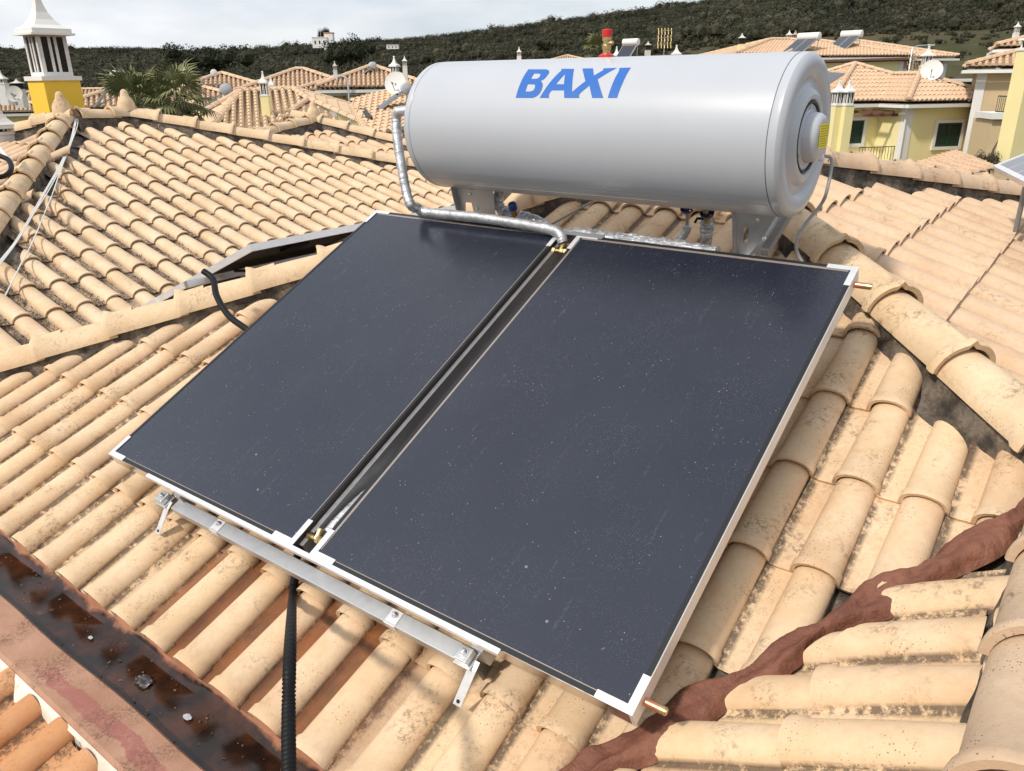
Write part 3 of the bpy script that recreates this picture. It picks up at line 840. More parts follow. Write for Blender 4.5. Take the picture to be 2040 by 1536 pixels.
# ------------------------------------------------------------------ flat plate collectors
def collector(u0, u1, label, fit_left, fit_right):
    t = thing('solar_collector', P(u0, 0, -.09), label, 'solar collector', 'two flat plate collectors side by side')
    S = 1.753; D = .056; fw = .012
    # side walls of the casing
    for nm, (a, b, c, d) in {'l': (u0, u0 + .010, 0, S), 'r': (u1 - .010, u1, 0, S), 'b': (u0 + .010, u1 - .010, 0, .010), 't': (u0 + .010, u1 - .010, S - .010, S)}.items():
        mb = MB(); mb.bx(a, b, c, d, -D, -.001, fr=P)
        # small returns and a shadow groove on the outside of the casing
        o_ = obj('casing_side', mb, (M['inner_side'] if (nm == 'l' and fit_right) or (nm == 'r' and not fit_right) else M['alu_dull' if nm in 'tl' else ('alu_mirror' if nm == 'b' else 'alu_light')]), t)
        bv = o_.modifiers.new('b', 'BEVEL'); bv.width = .0015; bv.segments = 2
    mb = MB(); mb.bx(u0 + .011, u1 - .011, .011, S - .011, -D + .001, -D + .004, fr=P); obj('back_sheet', mb, M['galv'], t)
    for (a, b, c, d) in ((u0 + .003, u0 + .016, .0, S), (u1 - .016, u1 - .003, .0, S), (u0 + .0165, u1 - .0165, .002, .0162), (u0 + .0165, u1 - .0165, S - .016, S - .002)):
        mb = MB(); mb.bx(a, b, c, d, -.0008, .0022, fr=P); obj('gasket', mb, M['gasket'], t)
    # foil lined inner edge seen through the glass
    for (a, b, c, d) in (((u0 + .0168, u0 + .026, .03, S - .03),) if fit_right else ((u1 - .020, u1 - .0168, .03, S - .03),)) + ( (u0 + .028, u1 - .028, .0165, .019), (u0 + .028, u1 - .028, S - .028, S - .0165)):
        mb = MB(); mb.bx(a, b, c, d, -.0006, .0012, fr=P); obj('edge_foil', mb, M['edgefoil'], t)
    g = MB(); g.bx(u0 + .0125, u1 - .0125, .0125, S - .0125, -.006, .0006, fr=P)
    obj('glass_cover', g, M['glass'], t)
    # bright corner pieces
    def corner(cu, cs, su, ss):
        mb = MB(); a, wd = .105, .022
        L1 = [(0, 0), (a, 0), (a, wd), (wd, wd), (wd, a), (0, a)]
        poly = [(cu + x * su, cs + y * ss) for x, y in L1]
        if su * ss < 0: poly = poly[::-1]
        mb.prism(poly, P, .0024, .0042)
        obj('corner_piece', mb, M['alu_light'], t)
    corner(u0 - .001, -.001, 1, 1); corner(u1 + .001, -.001, -1, 1)
    corner(u0 - .001, S + .001, 1, -1); corner(u1 + .001, S + .001, -1, -1)
    # copper header stubs
    for side, on in ((u0, fit_left), (u1, fit_right)):
        for s_ in (.055, S - .055):
            if not on: continue
            
            dr = -1 if side == u0 else 1
            mb = MB(); mb.tube([P(side - dr * .01, s_, -.030), P(side + dr * .054, s_, -.030)], .011, 14)
            pp = obj('header_pipe', mb, M['copper'], t, sm=R(40))
            mb = MB(); mb.tube([P(side + dr * .040, s_, -.030), P(side + dr * .056, s_, -.030)], .0112, 14)
            mb.tube([P(side + dr * .056, s_, -.030), P(side + dr * .059, s_, -.030)], .0088, 14)
            q = obj('cap_nut', mb, M['brass'], pp, sm=R(40))
    return t
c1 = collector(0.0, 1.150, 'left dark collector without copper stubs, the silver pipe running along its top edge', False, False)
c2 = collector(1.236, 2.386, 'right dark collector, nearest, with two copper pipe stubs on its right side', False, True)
# drain vents and water drops on the right-hand glass
# ------------------------------------------------------------------ mounting frame under and below the collectors
fr = thing('mounting_frame', P(1.2, 0, -.2), 'galvanised steel frame that holds the collectors and tank, its front rail below the glass', 'mounting frame')
mb = MB()  # C section front rail
for (s0, s1, n0, n1) in ((-.050, -.002, -.092, -.089), (-.050, -.047, -.133, -.0925), (-.046, -.002, -.133, -.130)):
    mb.bx(.425, 1.86, s0, s1, n0, n1, fr=P)
o_ = obj('front_rail', mb, M['galv'], fr); bv = o_.modifiers.new('b', 'BEVEL'); bv.width = .002; bv.segments = 2
# thin bright clamping strip along the lower edge
mb = MB(); mb.bx(.300, 2.0, -.0125, .0010, .0045, .0075, fr=P); mb.bx(.300, 2.0, -.0145, -.0127, -.012, .0075, fr=P); obj('clamp_strip', mb, M['alu_light'], fr)
mb = MB(); mb.bx(1.06, 1.36, S_ := 1.753, 1.765, -.03, .006, fr=P); mb.bx(1.06, 1.36, 1.738, 1.7525, .0045, .007, fr=P); obj('clamp_strip', mb, M['galv'], fr)
# long side bars that run up the slope below the collectors
for u in (.44, 1.90):
    mb = MB(); mb.bx(u - .02, u + .02, -.01, 1.70, -.135, -.0575, fr=P); o_ = obj('side_bar', mb, M['galv'], fr)
mb = MB(); mb.bx(.3, 2.1, .9, .94, -.180, -.137, fr=P); obj('cross_bar', mb, M['galv'], fr)
mb = MB(); mb.bx(.3, 2.1, 1.80, 1.84, -.180, -.137, fr=P); obj('cross_bar', mb, M['galv'], fr)
mb = MB(); mb.bx(1.168, 1.1705, .02, 1.72, -.075, -.016, fr=P); mb.bx(1.1512, 1.1678, .02, 1.72, -.019, -.016, fr=P); mb.bx(1.1707, 1.186, .02, 1.72, -.075, -.072, fr=P)
obj('joint_profile', mb, M['galv_dark'], fr)
def bolt(parent, u, s, n, r=.009):
    mb = MB()
    A = PN; c = P(u, s, n)
    mb.lathe([(0.001, 0), (r * 1.5, 0), (r * 1.5, .002), (.001, .002)], c, A, 18)
    mb.lathe([(r, .002), (r, .008), (r * .8, .0095), (.001, .0095)], c, A, 6)
    mb.lathe([(r * .55, .009), (r * .55, .014), (.001, .0145)], c, A, 10)
    return obj('bolt', mb, M['alu'], parent, sm=R(30))
for u in (.70, 1.585):    # angle clips on the rail
    mb = MB(); mb.bx(u - .022, u + .022, -.046, -.004, -.0885, -.0865, fr=P); mb.bx(u - .022, u + .022, -.0535, -.0505, -.112, -.0865, fr=P)
    cl = obj('rail_clip', mb, M['alu_light'], fr); bolt(cl, u, -.02, -.0865, .0075)
for u in (.372, 1.872):   # end brackets with dangling perforated strap
    mb = MB()
    mb.bx(u - .022, u + .022, -.055, -.012, -.082, -.058, fr=P)
    mb.bx(u - .030, u + .030, -.062, -.008, -.088, -.083, fr=P)
    br = obj('end_clamp', mb, M['alu'], fr); b_ = br.modifiers.new('b', 'BEVEL'); b_.width = .002; b_.segments = 2
    bolt(br, u, -.033, -.058, .010)
    mb = MB()
    a = [P(u + .030, -.03, -.084), P(u + .030, -.055, -.092), P(u + .020, -.100, -.128), P(u + .010, -.140, -.162)]
    vs = []
    for q in a:
        for du, dn in ((-.014, 0), (.014, 0), (.014, -.003), (-.014, -.003)): vs.append(q + PU * du + PN * dn - PS * 0)
    fs = [(4 * i + j, 4 * i + (j + 1) % 4, 4 * i + 4 + (j + 1) % 4, 4 * i + 4 + j) for i in range(3) for j in range(4)] + [(3, 2, 1, 0), (12, 13, 14, 15)]
    mb.add(vs, fs); st = obj('strap', mb, M['alu_light'], br)
    hc = P(u + .0125, -.130, -.1535)
    mb = MB(); nrm = (a[3] - a[2]).normalized().cross(PU).normalized(); nrm = nrm if nrm.dot(PN) > 0 else -nrm
    mb.lathe([(.0055, .0), (.0055, .0016), (.001, .0016)], hc + nrm * .0005, nrm, 14); obj('hole', mb, M['dark'], st)
    # foot going down to the tiles
    mb = MB(); mb.bx(u - .004, u + .0, -.03, .02, -.26, -.09, fr=P); obj('foot', mb, M['galv_dark'], fr)

# ------------------------------------------------------------------ black corrugated hose from under the rail down into the gutter
def bez(pts, n=40):
    pts = [Vector(p) for p in pts]; out_ = []
    m_ = len(pts)
    for i in range(m_ - 1):
        p0 = pts[max(i - 1, 0)]; p1 = pts[i]; p2 = pts[i + 1]; p3 = pts[min(i + 2, m_ - 1)]
        for k in range(n):
            t = k / n
            out_.append(.5 * ((2 * p1) + (-p0 + p2) * t + (2 * p0 - 5 * p1 + 4 * p2 - p3) * t * t + (-p0 + 3 * p1 - 3 * p2 + p3) * t ** 3))
    out_.append(pts[-1]); return out_
def pin(px, py, n_):
    r = at(px, py, 1.0); return r * ((PO + PN * n_).dot(PN) / r.dot(PN))
hp = [P(1.13, .55, -.19), P(1.13, .30, -.18), pin(603, 1098, -.165), pin(590, 1138, -.17), pin(583, 1190, -.17), at(578, 1290, 1.53), at(575, 1420, 1.33), at(576, 1560, 1.16), at(580, 1700, 1.02)]
path = bez(hp, 60)
rs = [.0132 + (.0014 if i % 4 < 2 else -.0012) for i in range(len(path))]
mb = MB(); mb.tube(path, rs, 14)
obj('corrugated_hose', mb, M['rubber'], sm=R(60), loc=hp[3], label='black corrugated hose hanging from under the front rail down to the gutter', cat='hose')
hp = [at(405, 540, 4.3), at(424, 556, 4.25), at(432, 590, 4.12), at(455, 628, 3.98), at(490, 655, 3.85), at(540, 690, 3.7)]
mb = MB(); mb.tube(bez(hp, 12), .016, 14)
obj('cable_conduit', mb, M['rubber'], sm=R(60), loc=hp[2], label='black conduit bending over the left hip caps and under the left collector', cat='conduit')

# ------------------------------------------------------------------ hot water tank
tank = thing('water_tank', P(1.18, 2.127, -.02), 'light grey horizontal cylinder tank lettered in blue, mounted above the two collectors', 'water tank')
def T(u, s=0, n=0): return P(u, 2.127 + s, .28 + n)
TR = .295
def lathe_obj(name, prof, m_, u, parent, sgn=1, seg=96, cs=0, cn=0, smr=R(35)):
    mb = MB(); mb.lathe(prof, T(u, cs, cn), PU * sgn, seg, X=PN); return obj(name, mb, m_, parent, sm=smr)
lathe_obj('tank_body', [(TR, .345 - .3), (TR, 2.040 - .3)], M['tank'], .3, tank)
lathe_obj('seam', [(TR - .0015, 0), (TR + .0004, .0005), (TR + .0004, .002), (TR - .0015, .0025)], M['tank_dark'], 2.040, tank)
lathe_obj('seam', [(TR - .0015, 0), (TR + .0004, .0005), (TR + .0004, .002), (TR - .0015, .0025)], M['tank_dark'], .3425, tank)
endr = lathe_obj('end_cap', [(TR - .001, 0), (TR, .002), (TR - .001, .030), (TR - .012, .044), (TR - .03, .050), (TR - .055, .050), (TR - .075, .044), (TR - .085, .032), (.188, .030), (.176, .036), (.166, .050), (.150, .058), (.135, .055), (.129, .045), (.125, .043), (.001, .043)], M['tank'], 2.0425, tank)
endl = lathe_obj('end_cap', [(TR - .001, 0), (TR, .002), (TR - .001, .030), (TR - .012, .044), (TR - .03, .050), (TR - .075, .050), (.2, .04), (.001, .045)], M['tank'], .3425, tank, -1)
fy = .0
lathe_obj('gasket_ring', [(.119, .044), (.1195, .054), (.1275, .055), (.130, .044)], M['gasket'], 2.0425, endr, cs=.0, cn=-.0)
cov = lathe_obj('flange_cover', [(.118, .044), (.117, .0485), (.098, .049), (.092, .054), (.086, .086), (.078, .098), (.064, .104), (.001, .105)], M['tank'], 2.0425, endr)
for a in (70, 190, 310):
    mb = MB(); c = T(2.0425 + .0495, .105 * cos(R(a)), .105 * sin(R(a))); mb.lathe([(.005, 0), (.005, .003), (.001, .0045)], c, PU, 10); obj('screw', mb, M['alu'], endr, sm=R(30))
# yellow warning label on the cover face with printed lines
vertT = Z - PU * Z.dot(PU); horT = Vector((sin(PAZ), cos(PAZ), 0))
lab0 = T(2.0425 + .1058)
def LB(x, y, n=0): return lab0 + horT * x + Z * y + PU * n
mb = MB(); mb.bx(-.052, .052, -.036, .050, 0, .0008, fr=LB); lb = obj('warning_label', mb, M['label'], tank)
mb = MB(); rd = random.Random(4)
for i in range(9):
    y = .041 - i * .0087; x = -.047
    while x < .040:
        l_ = rd.uniform(.004, .016); l_ = min(l_, .047 - x)
        mb.bx(x, x + l_, y - .0014, y + .0014, .0009, .0012, fr=LB); x += l_ + .003
lbp = obj('label_print', mb, M['label_ink'], lb); lbp['kind'] = 'stuff'
# cable gland
mb = MB(); g0 = T(2.0425 + .085, -.06, -.066); mb.lathe([(.012, -.012), (.013, 0), (.015, .012), (.013, .02), (.008, .03), (.001, .031)], T(2.0425 + .080, .02, -.082), (PU * .6 - PN * .8).normalized(), 14); obj('cable_gland', mb, M['foam'], tank, sm=R(30))
# lettering wrapped on the shell
LET = {
 'B': [[(0.939, 28.12), (0.931, 57.35), (0.929, 58.26), (1.023, 57.71), (1.034, 57.0), (1.043, 55.9), (1.050, 54.2), (1.053, 52.2), (1.053, 49.6), (1.049, 46.6), (1.043, 44.9), (1.033, 43.9), (1.044, 42.5), (1.051, 40.9), (1.057, 38.5), (1.059, 34.6), (1.056, 32.2), (1.050, 30.5), (1.040, 29.0), (1.030, 28.3), (1.018, 28.07)], [(0.978, 52.37), (1.004, 52.2), (1.012, 51.6), (1.016, 50.4), (1.017, 47.9), (1.013, 46.7), (1.004, 46.12), (0.979, 46.19)], [(0.977, 40.56), (1.006, 40.51), (1.014, 40.0), (1.018, 38.9), (1.020, 36.4), (1.017, 34.6), (1.006, 33.73), (0.979, 33.73)]],
 'AX': [[(1.062, 28.11), (1.106, 55.41), (1.1, 57.97), (1.163, 57.6), (1.186, 46.43), (1.212, 33.25), (1.254, 43.12), (1.202, 57.8), (1.253, 57.75), (1.28, 48.8), (1.307, 54.79), (1.303, 57.46), (1.364, 57.67), (1.307, 44.84), (1.365, 28.33), (1.314, 28.29), (1.282, 38.86), (1.252, 32.19), (1.249, 30.38), (1.255, 28.25), (1.183, 28.2), (1.17, 34.72), (1.111, 34.64), (1.104, 32.46), (1.104, 30.33), (1.109, 28.14)], [(1.137, 51.06), (1.158, 40.29), (1.12, 40.35)]],
 'I': [[(1.385, 28.34), (1.383, 53.29), (1.375, 57.6), (1.426, 57.7), (1.428, 41.03), (1.426, 28.37)]]}
def letter(loops):
    # flat (u, arc metres) polygon with holes, then cut into thin strips and wrapped
    k = TR * pi / 180
    pl = [[Vector((u, a * k, 0)) for u, a in lp] for lp in loops]
    flat = [p for lp in pl for p in lp]
    tris = tessellate_polygon(pl)
    bm = bmesh.new(); vs = [bm.verts.new(p) for p in flat]
    for t_ in tris:
        try: bm.faces.new([vs[i] for i in t_])
        except ValueError: pass
    for i in range(1, 16):
        y = (28 + 31 * i / 16) * k
        bmesh.ops.bisect_plane(bm, geom=bm.verts[:] + bm.edges[:] + bm.faces[:], plane_co=Vector((0, y, 0)), plane_no=Vector((0, 1, 0)))
    bm.verts.index_update()
    hv = Vector((sin(PAZ), cos(PAZ), 0)); r = TR + .0009
    mb = MB(); vv = []
    for v in bm.verts:
        a = v.co.y / TR
        vv.append(T(v.co.x) - hv * (r * cos(a)) + Z * (r * sin(a)))
    fs = [tuple(x.index for x in f.verts) for f in bm.faces]
    bm.free(); mb.add(vv, fs)
    me = mb
    return mb
for k_ in ('B', 'AX', 'I'):
    o_ = obj('logo_letter', letter(LET[k_]), M['logo_blue'], tank, sm=R(30))
# scuff marks near the bottom: small L and a rubbed arc
hv = Vector((sin(PAZ), cos(PAZ), 0))
def TS(u, deg, r=TR + .0006): return T(u) - hv * (r * cos(R(deg))) + Z * (r * sin(R(deg)))
M['scuff'] = mat('scuff', (.62, .63, .65), .5)
mb = MB()
for (a, b, c, d) in ((1.352, 1.360, -42.5, -47.5), (1.36, 1.425, -46.3, -47.5)):
    mb.add([TS(a - .02 * 0, c), TS(a, d), TS(b, d), TS(b, c)], [(0, 1, 2, 3)])
obj('scuff_mark', mb, M['scuff'], tank)
# bottom seam with torn white edge
rd = random.Random(8); mb = MB(); n = 150
vs = []
for i in range(n + 1):
    u = .62 + 1.0 * i / n
    vs += [TS(u, -57.5, TR + .002), TS(u, -57.5 - 1.0 * rd.random() ** 2 - .25, TR + .0035)]
mb.add(vs, [(2 * i, 2 * i + 1, 2 * i + 3, 2 * i + 2) for i in range(n)]); obj('bottom_trim', mb, M['foam'], tank)
mb = MB()
for u0_, u1_ in ((.36, 2.03),):
    vs = []
    for i in range(41):
        u = u0_ + (u1_ - u0_) * i / 40
        for dg in (-50, -52, -54): vs.append(TS(u, dg, TR + (.003 if dg == -52 else .0006)))
    mb.add(vs, [(3 * i + j, 3 * i + j + 1, 3 * i + 4 + j, 3 * i + 3 + j) for i in range(40) for j in range(2)])
obj('lower_rib', mb, M['tank'], tank, sm=R(60))
# safety valve on top
vt = T(1.21) + Z * TR + hv * .02
mb = MB(); mb.lathe([(.034, -.012), (.033, .006), (.020, .014), (.012, .018)], vt, Z, 24); sv = obj('valve_seat', mb, M['red'], tank, sm=R(40))
mb = MB(); mb.lathe([(.016, .012), (.016, .03), (.019, .032), (.019, .045), (.015, .048), (.015, .062), (.019, .064), (.019, .078), (.001, .079)], vt, Z, 8); mb.tube([vt + Z * .055, vt + Z * .055 + PU * .03], .008, 10)
obj('valve_body', mb, M['brass'], tank, sm=R(30))
mb = MB(); mb.lathe([(.019, .078), (.021, .080), (.021, .104), (.018, .108), (.001, .109)], vt, Z, 16); obj('valve_cap', mb, M['red'], tank, sm=R(30))
# saddle brackets under the tank
def saddle(poly, hole, lab):
    u0_ = poly[0][0]
    s = thing('tank_bracket', P(u0_, 1.93, -.13), lab, 'bracket', 'two steel saddles under the tank')
    def fp(x, y, z): return P(x, 1.925 + .16 * (y + .135) + z, y)
    # plate with an oblong opening
    pl = [[Vector((x, y, 0)) for x, y in poly], [Vector((x, y, 0)) for x, y in hole]]
    flat = [p for l_ in pl for p in l_]; tr = tessellate_polygon(pl)
    for nm, dz in (('saddle_plate', 0), ('rear_plate', .40)):
        mb = MB(); n = len(flat)
        vs = [fp(p.x, p.y, dz) for p in flat] + [fp(p.x, p.y, dz + .003) for p in flat]
        fs = [tuple(t_) for t_ in tr] + [tuple(i + n for i in t_[::-1]) for t_ in tr]
        k0 = 0
        for l_ in pl:
            m_ = len(l_); fs += [(k0 + i, k0 + (i + 1) % m_, n + k0 + (i + 1) % m_, n + k0 + i) for i in range(m_)]; k0 += m_
        mb.add(vs, fs); obj(nm, mb, M['galv'], s)
    (xa, ya), (xb, yb) = poly[0], poly[-1]
    mb = MB(); vs = []
    for (x, y) in ((xa, ya), (xb, yb)):
        for dx in (-.004, 0):
            for dz in (-.030, .0028): vs.append(fp(x + dx - .0005, y, dz))
    mb.add(vs, [(0, 1, 3, 2), (4, 6, 7, 5), (0, 2, 6, 4), (1, 5, 7, 3), (0, 4, 5, 1), (2, 3, 7, 6)]); obj('flange', mb, M['alu'], s)
    for (x, y) in ((u0_ + .09, .02), (u0_ + .115, -.055)):
        mb = MB(); mb.lathe([(.009, -.002), (.009, .006), (.006, .008), (.001, .008)], fp(x, y, 0), -PS, 6); obj('bolt', mb, M['alu'], s, sm=R(30))
    mb = MB(); mb.bx(u0_ + .03, u0_ + .075, 1.80, 2.42, -.1785, -.1365, fr=P); obj('base_channel', mb, M['galv'], s)
    mb = MB(); mb.bx(u0_ + .10, u0_ + .13, 1.93, 2.40, -.135, -.105, fr=P); obj('side_rail', mb, M['galv_dark'], s)
    return s
saddle([(.405, .058), (.50, .04), (.645, .048), (.62, -.135), (.405, -.135)], [(.45, -.03), (.49, -.03), (.49, -.105), (.43, -.105)], 'left steel bracket under the tank, close to the bent silver pipe')
saddle([(1.862, .062), (1.93, .05), (2.03, .055), (1.975, -.05), (1.915, -.135), (1.865, -.135)], [(1.895, -.015), (1.915, -.015), (1.91, -.08), (1.89, -.085)], 'right steel bracket under the tank, close to the tall foil wrapped outlet')
# rear struts to the tiles
for u in (.46, 1.92):
    mb = MB(); mb.tube([P(u, 2.34, -.11), P(u, 2.50, -.30)], .012, 8); obj('rear_leg', mb, M['galv'], fr)

# ------------------------------------------------------------------ pipes
def pipe(name, pts, r, m_, label, cat, n=10, wob=.06, rings=None, seg=14):
    path = bez(pts, n); mb = MB()
    mb.tube(path, [r * (1 + wob * (random.random() - .5)) for _ in path], seg)
    root = obj(name, mb, m_, sm=R(60), loc=pts[0], label=label, cat=cat)
    return root
random.seed(12)
flow = [T(.345, -.15, .165), T(.27, -.172, .172), T(.222, -.184, .170), T(.206, -.190, .145), at(791, 270, 3.99), at(799, 325, 3.95), at(808, 375, 3.91), at(818, 408, 3.87), P(.325, 1.742, .055), P(.36, 1.735, .040), P(.45, 1.742, .036), P(.7, 1.742, .040), P(.95, 1.738, .034), P(1.12, 1.728, .030), P(1.170, 1.712, .022), P(1.191, 1.690, -.004)]
fl = pipe('insulated_pipe', flow, .0235, M['tape'], 'silver taped insulated pipe dropping from the left tank end and running along the collector top', 'pipe', 16, .10)
for k in range(26):
    i = int((k + random.random() * .8) / 26 * (len(bez(flow, 16)) - 30)) + 8
pth = bez(flow, 16)
for k in range(24):
    i = int(10 + (len(pth) - 34) * (k + .7 * random.random()) / 24)
    a, b = pth[i], pth[i + 1]; d = (b - a).normalized()
    tilt = (d + Vector((random.gauss(0, .12), random.gauss(0, .12), random.gauss(0, .12)))).normalized()
    mb = MB(); mb.lathe([(.0228, -.003), (.0248, -.001), (.0248, .0015), (.0228, .004)], a, tilt, 16); q = obj('tape_ring', mb, M['tape'], fl, sm=R(60))
mb = MB(); mb.tube([T(.280, -.165, .170), T(.36, -.14, .160)], .012, 12); obj('white_stub', mb, M['foam'], fl, sm=R(40))
# brass tees between the collectors
def tee(s_, label, up_, h_=-.022):
    t = thing('brass_tee', P(1.193, s_, -.04), label, 'pipe fitting')
    mb = MB(); mb.tube([P(1.152, s_, h_), P(1.234, s_, h_)], .010, 12); obj('fitting_body', mb, M['brass'], t, sm=R(40))
    for u in (1.163, 1.205, 1.222):
        mb = MB(); mb.tube([P(u - .007, s_, h_), P(u + .007, s_, h_)], .0155, 6); obj('nut', mb, M['brass'], t, sm=R(25))
    mb = MB(); mb.tube([P(1.193, s_, h_), P(1.193, s_ + up_ * .03, h_ + .01)], .012, 12); mb.tube([P(1.193, s_ + up_ * .022, h_ + .004), P(1.193, s_ + up_ * .036, h_ + .01)], .016, 6)
    obj('outlet', mb, M['brass'], t, sm=R(30)); return t
tee(1.655, 'brass tee fitting between the collectors at their upper ends', 1)
tee(.062, 'brass tee fitting between the collectors at their lower ends', 1)
ret = [P(1.198, .085, -.040), P(1.203, .14, -.036), P(1.207, .24, -.045), P(1.206, .38, -.075), P(1.2, .55, -.11), P(1.19, .8, -.13)]
rp = pipe('insulated_pipe', ret, .019, M['tape'], 'silver taped pipe rising in the gap between the two collectors', 'pipe', 14, .08)
for k in range(7):
    a = bez(ret, 14)[8 + k * 6]; b = bez(ret, 14)[9 + k * 6]
    mb = MB(); mb.lathe([(.0185, -.003), (.0205, 0), (.0185, .004)], a, (b - a + Vector((random.gauss(0, .002), random.gauss(0, .002), 0))).normalized(), 16); obj('tape_ring', mb, M['tape'], rp, sm=R(60))
# foil wrapped fittings under the tank
random.seed(5)
f1 = [T(.62, -.06, -.27), P(.615, 2.0, -.03), P(.625, 1.985, -.075), P(.665, 1.98, -.105), P(.70, 1.98, -.11)]
pipe('foil_pipe', f1, .029, M['foil'], 'crumpled foil elbow between the left saddle and the blue capped valve', 'pipe', 8, .35)
mb = MB(); mb.lathe([(.022, -.01), (.024, 0), (.024, .025), (.020, .028)], T(.62, -.06, -.30), PN, 20)
obj('red_washer', mb, M['red'], tank, sm=R(40))
bv_ = thing('relief_valve', P(.715, 1.98, -.11), 'brass relief valve with a dark blue cap under the left part of the tank', 'valve')
mb = MB(); mb.tube([P(.695, 1.98, -.112), P(.745, 1.98, -.112)], .015, 10); mb.tube([P(.717, 1.98, -.112), P(.717, 1.975, -.07)], .015, 8); mb.tube([P(.717, 1.98, -.112), P(.717, 1.96, -.165)], .011, 8); obj('valve_body', mb, M['brass'], bv_, sm=R(30))
mb = MB(); mb.lathe([(.017, -.0), (.021, .004), (.022, .032), (.018, .038), (.001, .039)], P(.716, 1.976, -.072), PN, 10); obj('valve_cap', mb, M['blue'], bv_, sm=R(30))
f2 = [P(.745, 1.98, -.112), P(.80, 1.97, -.112), P(.90, 1.93, -.110), P(1.0, 1.87, -.105), P(1.10, 1.82, -.075), P(1.20, 1.80, -.035), P(1.32, 1.80, -.035), P(1.5, 1.80, -.035), P(1.68, 1.80, -.04), P(1.84, 1.80, -.05)]
pipe('foil_pipe', f2, .030, M['foil'], 'long crumpled foil pipe running just behind the collectors top edge', 'pipe', 14, .35)
f3 = [P(1.717, 1.99, -.045), P(1.708, 1.99, -.10), P(1.698, 1.985, -.17), P(1.69, 1.98, -.24)]
pipe('foil_pipe', f3, .027, M['foil'], 'tall foil wrapped outlet with a small black lever above it, left of the right saddle', 'pipe', 12, .35)
vv_ = thing('drain_valve', P(1.718, 1.99, -.03), 'drain valve with a black lever on top of the tall foil wrapped outlet', 'valve')
mb = MB(); mb.tube([P(1.719, 1.99, .02), P(1.717, 1.99, -.048)], .013, 10); mb.tube([P(1.719, 1.99, -.012), P(1.718, 1.99, -.028)], .017, 6); obj('valve_body', mb, M['brass'], vv_, sm=R(30))
mb = MB(); mb.tube([P(1.715, 1.985, -.022), P(1.680, 1.98, -.022), P(1.668, 1.98, -.042)], .006, 8); obj('lever', mb, M['rubber'], vv_, sm=R(40))
mb = MB(); mb.lathe([(.030, 0), (.026, .012), (.016, .018)], P(1.72, 1.995, .0), -PN, 20); obj('flange_ring', mb, M['blue'], vv_, sm=R(30))
cp = [P(1.627, 2.0, -.010), P(1.620, 1.995, -.075)]
cold = thing('cold_water_inlet', P(1.62, 2, -.05), 'bare steel inlet with flexible grey elbow under the tank, left of the black lever', 'pipe fitting')
mb = MB(); mb.tube([P(1.628, 2.0, .015), P(1.626, 2.0, -.022)], .012, 8); mb.tube([P(1.627, 2.0, -.022), P(1.619, 1.998, -.078)], .008, 12); obj('threaded_stub', mb, M['alu'], cold, sm=R(30))
mb = MB(); mb.lathe([(.028, 0), (.024, .012), (.014, .016)], P(1.629, 2.0, .01), -PN, 20); obj('flange_ring', mb, M['blue'], cold, sm=R(30))
mb = MB(); mb.tube(bez([P(1.619, 1.998, -.078), P(1.615, 1.992, -.10), P(1.590, 1.97, -.135), P(1.53, 1.94, -.175), P(1.46, 1.92, -.20)], 8), .018, 14); obj('elbow', mb, M['tape'], cold, sm=R(60))
# thin capillary tube lying on tiles
mb = MB(); mb.tube(bez([P(.93, 2.32, -.23), P(.80, 2.1, -.24), P(.70, 1.9, -.24)], 8), .006, 8)
obj('thin_pipe', mb, M['galv_dark'], sm=R(60), loc=P(.8, 2.1, -.24), label='thin grey tube lying on the shaded tiles behind the blue capped valve', cat='pipe')
# heater cable
cb = [T(2.0425 + .105, .030, -.098), P(2.17, 2.02, .17), P(2.165, 1.99, .10), P(2.15, 1.97, .02), P(2.12, 1.93, -.03), P(2.10, 1.90, -.09), P(2.11, 1.88, -.16), P(2.16, 1.85, -.22)]
cb = [T(2.0425 + .100, .028, -.092), T(2.0425 + .125, .035, -.115)] + [Vector(p) for p in (P(2.175, 2.08, .09), P(2.155, 2.075, .03), P(2.12, 2.02, -.015), P(2.098, 1.97, -.06), P(2.10, 1.95, -.11), P(2.14, 1.93, -.17))]
mb = MB(); mb.tube(bez(cb, 14), .0065, 10)
obj('power_cable', mb, M['cable'], sm=R(60), loc=cb[0], label='grey power cable curling down from the yellow labelled tank end to the tiles', cat='cable')

# ------------------------------------------------------------------ photovoltaic modules on the hidden left slope, seen from behind
def module(h0, h1, label, d0=0.0, dl=1.62):
    """h along V, low edge at u=-5.39"""
    th = R(23)
    up_ = (U * cos(th) + Z * sin(th)); nn = (Z * cos(th) - U * sin(th)); hv_ = V
    O_ = W(-3.9, 0, -.86)
    def fr_(x, y, z): return O_ + hv_ * x + up_ * y + nn * z
    t = thing('solar_module', fr_((h0 + h1) / 2, -dl / 2, 0), label, 'solar panel', 'photovoltaic modules behind the left hip')
    for (a, b, c, d) in ((h0, h0 + .012, -dl, 0), (h1 - .012, h1, -dl, 0), (h0 + .0125, h1 - .0125, -dl, -dl + .012), (h0 + .0125, h1 - .0125, -.012, 0)):
        mb = MB(); mb.bx(a, b, c, d, -.042, 0, fr=fr_); obj('module_frame', mb, M['alu_light'], t)
    mb = MB(); mb.bx(h0 + .013, h1 - .013, -dl + .013, -.013, -.010, -.004, fr=fr_); obj('cell_sheet', mb, [M['pvback']], t)
    mb = MB(); mb.bx(h0 + .4, h0 + .55, -.3, -.18, -.032, -.0105, fr=fr_); obj('junction_box', mb, M['rubber'], t)
    return t, fr_
m1, frm = module(2.65, 3.66, 'solar module seen edge on behind the left hip caps, the nearer one')
m2, _ = module(3.68, 4.69, 'solar module seen edge on, the farther one, ending near the bent silver pipe')
rl = thing('module_rail', frm(3.5, -.9, -.06), 'aluminium rails under the solar modules behind the left hip', 'rail')
